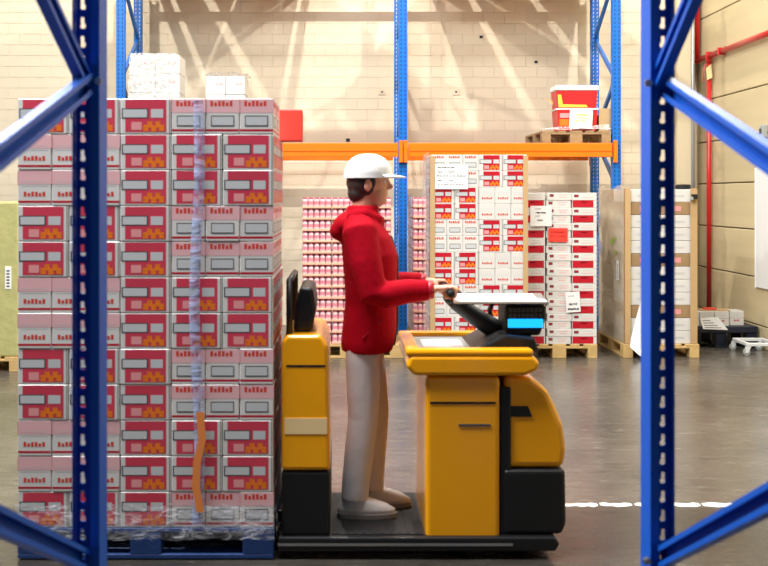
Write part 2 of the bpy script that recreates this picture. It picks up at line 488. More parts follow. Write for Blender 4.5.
# unseen boards added on the upper beams; their gaps streak lamp light onto the wall
ORD = ['first', 'second', 'third', 'fourth', 'fifth', 'sixth', 'seventh', 'eighth', 'ninth', 'tenth', 'eleventh', 'twelfth', 'thirteenth']
def deck(x0, x1, label):  # one added, unseen streak board
    m = MB(); m.box(0, x1 - x0, 0, 1.62, 0, 0.03, 'wood_old', bev=0.004)
    o = m.build('streak_board'); o.location = (x0, RY0 - 0.10, UZ + 0.001)
    tag(o, label, 'board', 'added streak boards on the upper beams')
ux = lambda u: (u - 342) / FPX * WALL_Y
edges = [156, 165, 171, 197, 207, 221, 228, 240, 251, 273, 279, 285, 289, 300, 304, 311]
n = len(edges) // 2
for i in range(n):
    deck(max(ux(edges[2 * i]), XL + 0.07), ux(edges[2 * i + 1]), '%s added wooden streak board from the middle frame on the upper beams, wide bay' % ORD[n - 1 - i])
edges = [428, 461, 469, 519, 528, 583]
for i in range(3):
    deck(ux(edges[2 * i]), min(XR - 0.07, ux(edges[2 * i + 1])), '%s added wooden streak board from the middle frame on the upper beams, narrow bay' % ORD[i])

def blocker_box(x, w, h, label):  # unseen boxes added beside the gaps to block stray lamp rays
    m = MB(); m.box(-w / 2, w / 2, 0, 1.40, 0, h, 'kraft', bev=0.006); m.box(-0.025, 0.025, -0.001, 1.401, h, h + 0.001, 'tag_yellow')
    o = m.build('light_blocker'); o.location = (x, RY0 - 0.02, UZ + 0.0315); tag(o, label, 'box', 'added light blockers on the streak boards')
for i, (u, h) in enumerate(((176, 0.30), (212, 0.30), (233, 0.30), (256, 0.30), (269.5, 0.34), (282, 0.30), (295, 0.26))):
    blocker_box(ux(u), 0.12 if u > 290 else (0.074 if u > 280 else 0.10), h, '%s added brown light blocker from the middle frame on the streak boards, wide bay' % ORD[6 - i])
for i, (u, h) in enumerate(((474, 0.34), (533, 0.34))):
    blocker_box(ux(u), 0.12, h, '%s added brown light blocker from the middle frame on the streak boards, narrow bay' % ORD[i])

# ------------------------------------------------------------------ pallets
def pallet_meshes(m):
    """EUR pallet, length 1.2 along Y, width 0.8 along X; origin at floor centre"""
    d = {}
    def bx(w, l, h, tall=False):
        q = MB(); q.box(-w / 2, w / 2, -l / 2, l / 2, 0, h, m, bev=0.003); return q.mesh('board')
    d['tb145'] = bx(0.145, 1.2, 0.022); d['tb100'] = bx(0.10, 1.2, 0.022)
    d['st'] = bx(0.8, 0.145, 0.022)
    d['b145'] = bx(0.145, 0.145, 0.078); d['b100'] = bx(0.10, 0.145, 0.078); d['b100s'] = bx(0.10, 0.10, 0.078); d['b145s'] = bx(0.145, 0.10, 0.078)
    d['bb145'] = bx(0.145, 1.2, 0.022); d['bb100'] = bx(0.10, 1.2, 0.022)
    return d
PM = {k: pallet_meshes(k) for k in ('wood', 'wood_old', 'wood_blue')}
def pallet(name, label, loc, rz=0.0, wood='wood', group=None):
    t = thing(name, label, 'pallet', loc, rz, group)
    d = PM[wood]
    for x, k in ((-0.3275, 'tb145'), (-0.165, 'tb100'), (0, 'tb145'), (0.165, 'tb100'), (0.3275, 'tb145')):
        link('top_board', d[k], t, (x, 0, 0.122))
    for y in (-0.5275, 0, 0.5275): link('stringer_board', d['st'], t, (0, y, 0.100))
    for x, k in ((-0.35, 'bb100'), (0, 'bb145'), (0.35, 'bb100')): link('bottom_board', d[k], t, (x, 0, 0.0))
    for y in (-0.5275, 0, 0.5275):
        for x, k in ((-0.35, 'b100'), (0, 'b145'), (0.35, 'b100')): link('block', d[k], t, (x, y, 0.022))
    return t

# ------------------------------------------------------------------ cartons
def carton_base(w, d, h, top='carton_white'):
    m = MB(); m.box(-w / 2 + 0.0015, w / 2 - 0.0015, -d / 2 + 0.0015, d / 2 - 0.0015, 0.0005, h - 0.0008, 'carton_white', bev=0.0035)
    return m
def pr(m, w, d, h, x0, x1, z0, z1, mt, lift=0.0006, side=None):
    """flat print on the front (or side 'L'/'R') of a carton; x, z are fractions"""
    if side is None:
        y = -d / 2 + 0.0015 - lift
        X0 = -w / 2 + x0 * w; X1 = -w / 2 + x1 * w
        m.face([(X0, y, z0 * h), (X1, y, z0 * h), (X1, y, z1 * h), (X0, y, z1 * h)], mt)
    elif side == 'L':
        x = -w / 2 + 0.0015 - lift
        Y0 = d / 2 - x0 * d; Y1 = d / 2 - x1 * d
        m.face([(x, Y0, z0 * h), (x, Y1, z0 * h), (x, Y1, z1 * h), (x, Y0, z1 * h)], mt)
    else:
        x = w / 2 - 0.0015 + lift
        Y0 = -d / 2 + x0 * d; Y1 = -d / 2 + x1 * d
        m.face([(x, Y0, z0 * h), (x, Y1, z0 * h), (x, Y1, z1 * h), (x, Y0, z1 * h)], mt)
def word(m, w, d, h, x0, x1, z0, z1, mt, n=6, side=None):
    for i in range(n):
        a = x0 + (x1 - x0) * i / n; b = a + (x1 - x0) / n * 0.72
        top = z1 if i % 3 != 1 else z0 + (z1 - z0) * 0.72
        pr(m, w, d, h, a, b, z0, top, mt, side=side)
def label_box(m, w, d, h, x0, x1, z0, z1, side=None):
    pr(m, w, d, h, x0, x1, z0, z1, 'print_dark', 0.0009, side)
    pr(m, w, d, h, x0 + 0.025, x1 - 0.025, z0 + 0.03, z1 - 0.03, 'print_grey', 0.0012, side)
def red_carton(w, d, h, a=0.18, b=0.86, ink='print_red'):
    m = carton_base(w, d, h)
    for s in (None, 'R', 'L'):
        pr(m, w, d, h, a, b, 0.06, 0.97, ink, 0.0006, s)
        pr(m, w, d, h, 0.60, 0.84, 0.46, 0.70, 'print_grey', 0.0009, s)
        label_box(m, w, d, h, 0.03, 0.55, 0.44, 0.72, s)
        pr(m, w, d, h, 0.22, 0.42, 0.12, 0.34, 'print_pink', 0.0009, s)
        for i, (cx, cz) in enumerate(((0.50, 0.17), (0.58, 0.27), (0.66, 0.16), (0.74, 0.27), (0.81, 0.17))):
            pr(m, w, d, h, cx - 0.05, cx + 0.05, cz - 0.09, cz + 0.09, 'print_orange', 0.0009 + 0.0001 * i, s)
        pr(m, w, d, h, 0.955, 0.968, 0.0, 1.0, 'seam', 0.0006, s)
    return m.mesh('carton')
def white_carton(w, d, h, flip=False, band=False):
    m = carton_base(w, d, h)
    if band:
        for s in (None, 'R', 'L'):
            pr(m, w, d, h, 0.0, 1.0, 0.60, 0.98, 'print_blush', 0.0004, s); pr(m, w, d, h, 0.02, 0.98, 0.08, 0.14, 'print_red', 0.0004, s)
    for s in (None, 'R', 'L'):
        if not flip:
            word(m, w, d, h, 0.14, 0.82, 0.78, 0.93, 'print_text', 6, s)
            label_box(m, w, d, h, 0.16, 0.84, 0.22, 0.52, s)
        else:
            word(m, w, d, h, 0.18, 0.84, 0.26, 0.39, 'print_text', 6, s)
            pr(m, w, d, h, 0.1, 0.9, 0.66, 0.675, 'print_grey', 0.0006, s); pr(m, w, d, h, 0.1, 0.9, 0.55, 0.565, 'print_grey', 0.0006, s)
    return m.mesh('carton')

def note(name, label, p, w, h, lines, tilt=0.0, m0='paper', ink='ink_black', cat='note', rz=0.0):
    """sheet of paper stuck on a stack, facing -Y"""
    t = MB(); n = 4
    ca, sa = math.cos(tilt), math.sin(tilt)
    rt = lambda x, y, z: (x * ca - z * sa, y, x * sa + z * ca)
    for i in range(n):
        x0 = -w / 2 + w * i / n; x1 = x0 + w / n
        c0 = -0.004 * math.sin(math.pi * i / n); c1 = -0.004 * math.sin(math.pi * (i + 1) / n)
        t.face([rt(x0, c0, -h / 2), rt(x1, c1, -h / 2), rt(x1, c1, h / 2), rt(x0, c0, h / 2)], m0)
    for (lx0, lx1, lz, th) in lines:
        nn = 9; k = 0
        while k < nn:
            a = lx0 + (lx1 - lx0) * k / nn; b = a + (lx1 - lx0) / nn * random.uniform(0.45, 0.95)
            y = -0.0055; dz = random.uniform(-0.15, 0.15) * th
            t.face([rt(w * (a - 0.5), y, h * (lz - 0.5) - th / 2 + dz), rt(w * (b - 0.5), y, h * (lz - 0.5) - th / 2 + dz), rt(w * (b - 0.5), y, h * (lz - 0.5) + th / 2 + dz), rt(w * (a - 0.5), y, h * (lz - 0.5) + th / 2 + dz)], ink)
            k += 1
    o = t.build(name); o.location = p; o.rotation_euler = (0, 0, rz)
    return tag(o, label, cat)

def checker_stack(x0, y0, z0, halves, rows, cw, ce, ch, labels, groups, depth, side, phase=0, jitter=0.001):
    """halves: list of (n_red, n_white) alternating two-row groups"""
    redm = red_carton(cw, ce, ch); wm = [white_carton(ce, cw, ch, False), white_carton(ce, cw, ch, True)]
    for r in range(rows):
        g = r // 2
        x = x0
        for hi in range(2):
            isred = (g + hi + phase) % 2 == 0
            n = halves[hi] if not isinstance(halves[hi], tuple) else halves[hi][0 if isred else 1]
            if isinstance(halves, str): pass
            w, d = (cw, ce) if isred else (ce, cw)
            nd = int(depth / d + 1e-6)
            for c in range(n):
                last = (hi == 0 and c == 0) if side == 'L' else (hi == 1 and c == n - 1)
                for k in range(nd if last else 1):
                    o = link('carton', redm if isred else wm[hi], None, (x + w / 2 + random.uniform(-jitter, jitter), y0 + d * (k + 0.5) + random.uniform(0, 0.002), z0 + r * ch))
                    pos = hi * (halves[0][0 if not isred else 1]) + c
                    tag(o, labels[0 if isred else 1] % (ORD[r], ORD[pos]) + ('' if k == 0 else ', %s row back' % ORD[k]), 'carton', groups[0 if isred else 1])
                x += w

# --- C: tall stack with white note, in front of the rack
CX0, CY = 0.905, 11.20
CS = 0.163
pallet('pallet', 'wooden pallet under the tall red and white carton stack', (1.275, CY + 0.41, 0), R(90), 'wood')
checker_stack(CX0, CY, 0.145, [(2, 3), (2, 3)], 12, 0.245, 0.1633, 0.1655,
              ('red printed carton, %s layer up, %s from the pink trays, tall stack', 'white carton end, %s layer up, %s from the pink trays, tall stack'),
              ('red printed cartons of the tall stack', 'white cartons of the tall stack'), 0.80, 'L', phase=0)
def corner_board(x, y, z0, h, s, label, w=0.055):
    m = MB(); m.box(0 if s > 0 else -w, w if s > 0 else 0, -0.004, 0, 0, h, 'kraft'); m.box(-0.004 if s > 0 else 0, 0 if s > 0 else 0.004, -0.004, w, 0, h, 'kraft')
    o = m.build('corner_board'); o.location = (x, y, z0); return tag(o, label, 'corner board')
corner_board(CX0 - 0.003, CY - 0.003, 0.15, 1.97, 1, 'brown cardboard edge strip on the tall stack, beside the pink trays', 0.045)
corner_board(CX0 + 0.984, CY - 0.003, 0.15, 1.97, -1, 'brown cardboard edge strip on the tall stack, beside the red and white cartons', 0.045)
note('paper_sheet', 'white printed delivery sheet stuck high on the tall carton stack', (0.905 + 0.21, CY - 0.012, 1.905), 0.335, 0.25,
     [(0.08, 0.6, 0.88, 0.01), (0.06, 0.22, 0.70, 0.010), (0.4, 0.62, 0.70, 0.010), (0.05, 0.95, 0.54, 0.008), (0.08, 0.2, 0.36, 0.01), (0.42, 0.55, 0.36, 0.01), (0.08, 0.9, 0.20, 0.006)])

# --- D: red and white flat cartons
DX0, DY = 1.895, 11.62
pallet('pallet', 'wooden pallet under the flat red and white cartons', (DX0 + 0.40, DY + 0.59, 0), 0, 'wood')
def d_side(w, d, h, mirror=False):
    m = carton_base(w, d, h)
    a, b = (0.02, 0.86) if not mirror else (0.02, 0.94)
    pr(m, w, d, h, a, b, 0.04, 0.50, 'print_red')
    word(m, w, d, h, 0.36, 0.60, 0.34, 0.42, 'print_pink', 4)
    pr(m, w, d, h, 0.0, 1.0, 0.505, 0.52, 'seam', 0.0005)
    pr(m, w, d, h, 0.08, 0.26, 0.70, 0.88, 'print_dark', 0.0006); pr(m, w, d, h, 0.12, 0.22, 0.74, 0.84, 'print_red', 0.0009)
    word(m, w, d, h, 0.4, 0.85, 0.66, 0.70, 'print_pink', 7); pr(m, w, d, h, 0.45, 0.8, 0.84, 0.87, 'print_grey')
    return m.mesh('carton')
def d_flat(w, d, h):
    m = carton_base(w, d, h)
    pr(m, w, d, h, 0.10, 0.26, 0.46, 0.82, 'print_dark', 0.0006); pr(m, w, d, h, 0.13, 0.23, 0.54, 0.74, 'print_red', 0.0009)
    word(m, w, d, h, 0.50, 0.80, 0.36, 0.48, 'print_pink', 5); pr(m, w, d, h, 0.45, 0.85, 0.68, 0.74, 'print_pink')
    return m.mesh('carton')
dh = 0.160
ms1, ms3, mf = d_side(0.25, 0.4, dh, True), d_side(0.262, 0.4, dh), d_flat(0.262, 0.4, dh / 2)
for r in range(10):
    z = 0.145 + r * dh
    for k in range(2):
        o = link('carton', ms1, None, (DX0 + 0.128, DY + 0.2 + k * 0.405 + 0.001, z)); tag(o, 'dark red panel carton next to the tall stack, %s layer up, %s row back' % (ORD[r], ORD[k]), 'carton', 'red panel cartons beside the tall stack')
    for k in range(3):
        if k == 0 or True:
            o = link('carton', ms3, None, (DX0 + 0.667, DY + 0.2 + k * 0.405, z)); tag(o, 'white carton with bright red panel, %s layer up, %s row back, beside brown wrapped load' % (ORD[r], ORD[k]), 'carton', 'red panel cartons of the outer column')
    for q in range(2):
        o = link('carton', mf, None, (DX0 + 0.395 + (0.009 if q else -0.002) , DY + 0.2 + (0.0 if q else 0.004), z + q * dh / 2)); tag(o, '%s flat white carton with oval logo in the %s double layer up' % (('lower', 'upper')[q], ORD[r]), 'carton', 'flat white cartons of the middle column')
DN = DY - 0.012
note('paper_sheet', 'white handwritten sheet on the flat red and white cartons', P(541, 216, DN), 0.225, 0.215, [(0.2, 0.5, 0.85, 0.006), (0.25, 0.75, 0.66, 0.014), (0.2, 0.45, 0.5, 0.006), (0.3, 0.6, 0.3, 0.012)])
note('paper_sheet', 'bright red sheet stuck on the flat white cartons', P(558, 235, DN), 0.205, 0.145, [(0.15, 0.85, 0.72, 0.012), (0.1, 0.9, 0.42, 0.006)], R(-1), 'paper_red', 'print_red')
note('paper_sheet', 'white label with code lines stuck low on the flat cartons', P(573, 302, DN), 0.15, 0.215, [(0.2, 0.6, 0.8, 0.006), (0.2, 0.8, 0.4, 0.02), (0.1, 0.9, 0.16, 0.018)], R(4))

# --- E: wrapped pallet with brown side
EX0, EY = 2.975, 11.62
pallet('pallet', 'wooden pallet under the brown film wrapped load', (EX0 + 0.40, EY + 0.60, 0), 0, 'wood')
def plain_carton(w, d, h, m0, extra=None):
    m = MB(); m.box(-w / 2 + 0.002, w / 2 - 0.002, -d / 2 + 0.002, d / 2 - 0.002, 0.001, h - 0.001, m0, bev=0.004)
    if extra: pr(m, w, d, h, *extra)
    return m.mesh('carton')
ew = plain_carton(0.355, 0.56, 0.135, 'carton_white', (0.3, 0.7, 0.4, 0.55, 'print_grey'))
ek = plain_carton(0.355, 0.56, 0.135, 'kraft_dark', (0.4, 0.6, 0.3, 0.7, 'print_pink'))
for r in range(12):
    for c in range(2):
        for k in range(2):
            kraft = r % 4 == 2 or k == 1
            o = link('carton', ek if kraft else ew, None, (EX0 + 0.215 + c * 0.365, EY + 0.31 + k * 0.57, 0.145 + r * 0.1365))
            if kraft: tag(o, 'brown carton, wrapped load, %s layer up, %s column from its brown side, %s row' % (ORD[r], ORD[c], ORD[k]), 'carton', 'brown cartons of the wrapped load')
            else: tag(o, 'white carton, wrapped load, %s layer up, %s column from its brown side, %s row' % (ORD[r], ORD[c], ORD[k]), 'carton', 'white cartons of the wrapped load')
corner_board(EX0 + 0.022, EY + 0.012, 0.15, 1.64, 1, 'brown cardboard edge strip on the wrapped load, beside its brown side', 0.055)
corner_board(EX0 + 0.778, EY + 0.012, 0.15, 1.64, -1, 'brown cardboard edge strip on the wrapped load, toward the red pipe', 0.07)
def film_sheet(nx, nz, fn, mt):
    m = MB(); V = [[m.bm.verts.new(fn(i / nx, j / nz)) for i in range(nx + 1)] for j in range(nz + 1)]
    ii = m.mi(mt)
    for j in range(nz):
        for i in range(nx):
            f = m.bm.faces.new([V[j][i], V[j][i + 1], V[j + 1][i + 1], V[j + 1][i]]); f.material_index = ii
    return m
rj = lambda s: random.uniform(-s, s)
t = thing('stretch_film', 'clear stretch film with brownish side around the wrapped load', 'film', (EX0, EY, 0.145))
ft = film_sheet(16, 24, lambda a, b: (0.006 + rj(0.004), 1.17 * (1 - a) + 0.01, 0.0 + b * 1.665 + (0.02 * math.sin(a * 9) if b > 0.99 else 0)), 'film_brown')
fs = ft.build('side_sheet', t, True)
lb = MB()
lb.face([(-0.002, 0.30, 0.66), (-0.002, 0.19, 0.66), (-0.002, 0.19, 0.87), (-0.002, 0.30, 0.87)], 'paper')
for q in range(7): lb.face([(-0.004, 0.27, 0.68 + q * 0.024), (-0.004, 0.22, 0.68 + q * 0.024), (-0.004, 0.22, 0.69 + q * 0.024), (-0.004, 0.27, 0.69 + q * 0.024)], 'ink_black')
lb.build('code_label', fs)
gm = MB()
for (yy, zz, rr) in ((0.50, 1.06, 0.07), (0.37, 1.10, 0.05), (0.35, 0.95, 0.045), (0.52, 0.90, 0.03)):
    gm.face([(-0.003, yy + rr * math.cos(k * math.pi / 4) * 1.3, zz + 0.5 * rr * math.sin(k * math.pi / 4)) for k in range(8)], 'print_green')
gm.build('printed_mark', fs)

drape = MB()
dp = [(641, 300, 0), (643, 300, 0.02), (636, 318, -0.02), (650, 318, -0.03), (631, 338, -0.05), (650, 338, -0.06), (630, 347, -0.08), (650, 352, -0.09), (640, 356, -0.12), (650, 357, -0.11)]
pv = [P(u, v, EY - 0.02 + dy) for u, v, dy in dp]
for i in range(0, 8, 2): drape.face([pv[i], pv[i + 1], pv[i + 3], pv[i + 2]], 'paper')
tag(drape.build('paper_sheet', None, True), 'large white sheet hanging down the front of the wrapped load', 'paper')
# small black strap buckle on top corner
m = MB(); p = P(694, 196, EY); m.box(-0.03, 0.03, -0.02, 0.03, -0.03, 0.02, 'truck_black', bev=0.006); m.box(-0.045, -0.02, -0.025, 0.02, -0.045, -0.01, 'box_grey', bev=0.004)
o = m.build('strap_buckle'); o.location = p + Vector((0, -0.02, 0)); tag(o, 'small black strap buckle at the top corner of the wrapped load', 'buckle')

m = MB(); m.loft([(0, 0, 0, 0.075, 0.075), (0, 0, 0.006, 0.082, 0.082), (0, 0, 0.045, 0.082, 0.082), (0, 0, 0.052, 0.070, 0.070)], 'truck_black', 20); m.loft([(0, 0, 0.05, 0.03, 0.03), (0, 0, 0.056, 0.03, 0.03)], 'kraft', 14)
o = m.build('strap_roll', None); o.location = (3.70 - 0.02, EY + 0.25, 0.145 + 12 * 0.1365); tag(o, 'small black roll lying on top of the wrapped load', 'roll')

# --- A and B: pink tray stacks
def tray_mesh(w, d, h):
    m = MB()
    m.box(-w / 2 + 0.002, w / 2 - 0.002, -d / 2 + 0.002, d / 2 - 0.002, 0.001, 0.024, 'tray_card', bev=0.003)
    n = max(3, int(w / 0.055)); cw = (w - 0.008) / n
    nd = 2
    for i in range(n):
        for j in range(nd):
            cx = -w / 2 + 0.004 + cw * (i + 0.5); cy = (-d / 2 + 0.004 + cw * 0.5) if j == 0 else (-d / 2 + 0.004 + cw * 1.5)
            m.loft([(cx, cy, 0.020, cw * 0.42, cw * 0.42), (cx, cy, 0.030, cw * 0.48, cw * 0.48), (cx, cy, h * 0.72, cw * 0.48, cw * 0.48), (cx, cy, h * 0.84, cw * 0.36, cw * 0.36)], 'cup_pink', 8)
            m.loft([(cx, cy, h * 0.84, cw * 0.40, cw * 0.40), (cx, cy, h - 0.002, cw * 0.38, cw * 0.38)], 'cup_lid', 8)
            m.loft([(cx, cy, h * 0.36, cw * 0.488, cw * 0.488), (cx, cy, h * 0.62, cw * 0.488, cw * 0.488)], 'cup_label', 8, False)
    m.box(-w / 2 + 0.004, w / 2 - 0.004, -d / 2 + 0.004 + 2 * cw, d / 2 - 0.004, 0.024, h - 0.004, 'cup_pink')
    return m.mesh('tray')
def tray_stack(x0, y0, z0, nx, w, d, h, rows, nd, label, group):
    me = tray_mesh(w, d, h)
    for r in range(rows):
        for i in range(nx):
            for k in range(nd):
                o = link('jar_tray', me, None, (x0 + w * (i + 0.5) + rj(0.002), y0 + d * (k + 0.5) + rj(0.0008), z0 + r * h))
                tag(o, label % (ORD[r], ORD[nx - 1 - i] if 'worker' in label else ORD[i]) + ('' if k == 0 else ', %s row back' % ORD[k]), 'jar tray', group)
AX0, AY = -0.425, 11.60
pallet('pallet', 'wooden pallet under the pink jar trays behind the worker', (AX0 + 0.475, AY + 0.40, 0), R(90), 'wood')
tray_stack(AX0, AY, 0.145, 3, 0.317, 0.26, 0.1195, 13, 2, 'pink jar tray behind worker, %s layer up, %s from the blue upright', 'pink jar trays behind the worker')
BX0, BY = 0.80, 12.50
pallet('pallet', 'wooden pallet under the film wrapped pink trays beside the tall stack', (BX0 + 0.41, BY + 0.62, 0), 0, 'wood')
tray_stack(BX0 + 0.01, BY + 0.012, 0.145, 2, 0.385, 0.26, 0.1195, 13, 4, 'wrapped pink jar tray, %s layer up, %s from the blue upright', 'pink jar trays beside the blue upright')
fm = film_sheet(8, 30, lambda a, b: (-0.012 + rj(0.006), 1.08 * (1 - a), b * 1.60), 'film_milky')
fo = fm.build('stretch_film', None, True); fo.location = (BX0, BY, 0.14); tag(fo, 'wrinkled clear film on the side of the pink tray stack by the blue upright', 'film')
fm = film_sheet(6, 30, lambda a, b: (-0.02 + rj(0.004), 0.80 * (1 - a), b * 2.02), 'film_milky')
fo = fm.build('stretch_film', None, True); fo.location = (CX0, CY, 0.14); tag(fo, 'clear film on the side of the tall red and white stack', 'film')

# --- H: greenish wrapped pallet behind the truck load
HX1, HY = -3.12, 10.70
pallet('pallet', 'wooden pallet under the yellowish green wrapped load', (HX1 - 0.42, HY + 0.60, 0), 0, 'wood')
t = thing('wrapped_load', 'yellowish green film wrapped pallet load behind the moving carton load', 'wrapped load', (HX1 - 0.42, HY + 0.6, 0.145))
m = MB(); m.loft([(0, 0, 0, 0.55, 0.82), (0, 0, 1.50, 0.55, 0.82)], 'green_wrap', 4)
q = MB(); q.box(-0.395, 0.395, -0.59, 0.59, 0, 1.51, 'green_wrap', bev=0.02, seg=2); q.build('bundle', t)
l = MB(); l.box(0.26, 0.32, -0.594, -0.59, 0.66, 0.88, 'paper')
for k in range(6): l.box(0.275, 0.305, -0.596, -0.594, 0.68 + k * 0.03, 0.693 + k * 0.03, 'ink_black')
l.build('code_label', t)

# --- boxes on the left beam
def beam_boxes(x0, y0, z0, cols, rows, w, d, h, label, group):
    me = MB(); me.box(-w / 2 + 0.002, w / 2 - 0.002, -d / 2, d / 2, 0.001, h - 0.001, 'carton_white', bev=0.006)
    pr(me, w, d, h, 0.1, 0.45, 0.25, 0.7, 'print_grey', 0.002); word(me, w, d + 0.004, h, 0.55, 0.9, 0.5, 0.62, 'print_pink', 4)
    me = me.mesh('carton')
    for r in range(rows):
        for c in range(cols):
            o = link('carton', me, None, (x0 + w * (c + 0.5), y0 + d / 2 + rj(0.006), z0 + r * h)); tag(o, label % (ORD[r], ORD[c]), 'carton', group)
pz = BZ + 0.001
pallet('pallet', 'wooden pallet on the beam under the taller white boxes', (-2.14, 13.48, pz), R(0), 'wood_old')
beam_boxes(-2.50, 13.0, pz + 0.146, 2, 4, 0.29, 0.5, 0.225, 'white carton, taller wrapped stack on the beam, %s layer up, %s from the blue frame', 'white cartons of the taller beam stack')
fm = MB(); q = [(-2.505, 12.99, pz + 1.05), (-2.505, 13.5, pz + 1.05), (-2.525, 13.55, pz + 0.15), (-2.525, 12.97, pz + 0.15)]
ft = film_sheet(10, 14, lambda a, b: (-2.50 - 0.03 * (1 - b) ** 0.6 + rj(0.006) + a * (0.03 * (1 - b) ** 0.6 + 0.55), 12.985 - 0.012 + rj(0.004) - 0.05 * (1 - a) * (1 - b), pz + 0.16 + b * 0.90), 'film_milky')
o = ft.build('stretch_film', None, True); tag(o, 'crumpled clear film over the taller white boxes on the beam', 'film')
pallet('pallet', 'wooden pallet on the beam under the shorter white boxes', (-1.28, 13.48, pz), R(0), 'wood_old')
beam_boxes(-1.615, 13.0, pz + 0.146, 2, 3, 0.235, 0.5, 0.215, 'white carton, shorter wrapped stack on the beam, %s layer up, %s from the taller stack', 'white cartons of the shorter beam stack')
ft = film_sheet(10, 8, lambda a, b: (-1.63 + a * 0.52 + rj(0.008), 12.98 + b * 0.52, pz + 0.146 + 0.665 + 0.03 * abs(math.sin(a * 7)) + rj(0.012)), 'film_milky')
o = ft.build('stretch_film', None, True); tag(o, 'bluish loose film lying on top of the shorter white boxes', 'film')

# --- G: old pallet with red crates on the right beam
GY = 12.93
pallet('pallet', 'weathered wooden pallet with red crates on the orange beam', (2.755, GY + 0.60, pz), 0, 'wood_old')
gz = pz + 0.146
def crate(name, label, cat, u0, u1, y, z0, h, body):
    x0 = (u0 - 342) / FPX * y; x1 = (u1 - 342) / FPX * y
    t = thing(name, label, cat, ((x0 + x1) / 2, y, z0)); w = x1 - x0
    body(t, w, h); return t
def lower_body(t, w, h):
    m = MB(); m.prism([(-w / 2 + 0.02, 0), (w / 2 - 0.02, 0), (w / 2, h), (-w / 2, h)], 0, 0.34, 'tray_red', 0.008); m.build('body', t)
    r = MB(); r.box(-w / 2 - 0.008, w / 2 + 0.008, -0.008, 0.35, h - 0.02, h, 'paper', bev=0.004); r.build('rim', t)
    p = MB(); p.box(-w / 2 + 0.03, -w / 2 + 0.17, -0.006, -0.001, 0.06, 0.14, 'print_orange'); p.box(-w / 2 + 0.035, -w / 2 + 0.16, -0.006, -0.001, 0.155, 0.21, 'print_pink'); p.build('printed_label', t)
crate('crate', 'lower red crate with orange label behind the white sign on the beam', 'crate', 557, 598, GY + 0.10, gz, 0.27, lower_body)
def upper_body(t, w, h):
    m = MB(); m.prism([(-w / 2 + 0.02, 0), (w / 2 - 0.02, 0), (w / 2 - 0.004, h - 0.06), (-w / 2 + 0.004, h - 0.06)], 0, 0.34, 'tray_red', 0.008); m.build('body', t)
    r = MB(); r.box(-w / 2 - 0.008, w / 2 + 0.008, -0.012, 0.35, h - 0.06, h, 'paper', bev=0.008); r.build('lid', t)
    p = MB(); p.prism([(-w / 2 + 0.03, 0.01), (w / 2 - 0.12, 0.01), (w / 2 - 0.14, 0.04), (-w / 2 + 0.08, 0.045), (-w / 2 + 0.06, 0.16), (-w / 2 + 0.02, 0.16)], -0.004, -0.001, 'ink_yellow'); p.build('printed_stripe', t)
crate('crate', 'upper red crate with white lid and yellow stripe on the beam', 'crate', 556, 598, GY + 0.10, gz + 0.271, 0.27, upper_body)
s = note('paper_sign', 'white sign with yellow lettering leaning on the lower red crate', P(581, 119, GY + 0.06), 0.27, 0.22, [(0.25, 0.8, 0.72, 0.02), (0.3, 0.85, 0.56, 0.02), (0.25, 0.75, 0.4, 0.018)], R(-3), 'paper', 'ink_yellow', 'sign')
m = MB(); m.box(0, 0.15, 0, 0.012, 0, 0.27, 'kraft', bev=0.002); m.box(0.01, 0.14, 0.012, 0.3, 0.0, 0.20, 'kraft', bev=0.004)
o = m.build('cardboard_box'); o.location = (P(599, 119, GY + 0.12).x, GY + 0.12, gz); tag(o, 'brown cardboard box beside the lower red crate on the beam', 'box')
m = MB(); m.face([(0, 0, 0), (0.13, 0.02, -0.03), (0.13, 0.14, -0.02), (0.02, 0.12, 0.02)], 'kraft'); m.face([(0.03, 0, 0.005), (0.13, 0.0, -0.09), (0.13, 0.02, -0.03)], 'kraft')
o = m.build('cardboard_flap'); o.location = P(542, 98, GY + 0.16); tag(o, 'brown cardboard flap sticking out beside the upper red crate', 'cardboard')
ft = film_sheet(12, 5, lambda a, b: (2.36 + a * 0.80 + rj(0.012), GY + 0.02 + 0.06 * b + rj(0.01), gz + 0.004 + abs(rj(0.02)) + 0.045 * b * (0.4 + a)), 'film_milky')
o = ft.build('stretch_film', None, True); tag(o, 'torn clear film lying on the weathered pallet beside the red crates', 'film')

# --- F: low dark pallets, small cartons and a dolly by the side wall
t = thing('plastic_pallet', 'dark navy plastic pallet by the side wall under small cartons', 'pallet', (4.26, 12.36, 0))
m = MB(); m.box(-0.41, 0.42, 0, 1.15, 0.17, 0.245, 'plastic_navy', bev=0.008); m.build('deck', t)
for x in (-0.34, 0.0, 0.35):
    for y in (0.08, 0.57, 1.06):
        m = MB(); m.box(x - 0.06, x + 0.06, y - 0.07, y + 0.07, 0.025, 0.17, 'plastic_navy', bev=0.01); m.build('foot', t)
    m = MB(); m.box(x - 0.06, x + 0.06, 0.01, 1.14, 0.0, 0.025, 'plastic_navy', bev=0.004); m.build('runner', t)
fcm = carton_base(0.165, 0.24, 0.165)
word(fcm, 0.165, 0.24, 0.165, 0.3, 0.7, 0.30, 0.42, 'print_red', 4); pr(fcm, 0.165, 0.24, 0.165, 0.0, 1.0, 0.52, 0.535, 'seam'); word(fcm, 0.165, 0.24, 0.165, 0.25, 0.75, 0.68, 0.74, 'print_grey', 5)
fcm = fcm.mesh('carton')
for i in range(4):
    o = link('carton', fcm, None, (3.94 + i * 0.168 + (0.02 if i == 3 else 0), 12.50 + (0.06 if i == 3 else 0.0), 0.246)); tag(o, '%s small white carton from the brown wrapped load, on the navy plastic pallet' % ORD[i], 'carton', 'small cartons on the navy plastic pallet')
m = MB(); pp = [P(700, 318, 12.374), P(718, 317, 12.374), P(728, 330, 12.345), P(703, 329, 12.345)]
m.face(pp, 'paper')
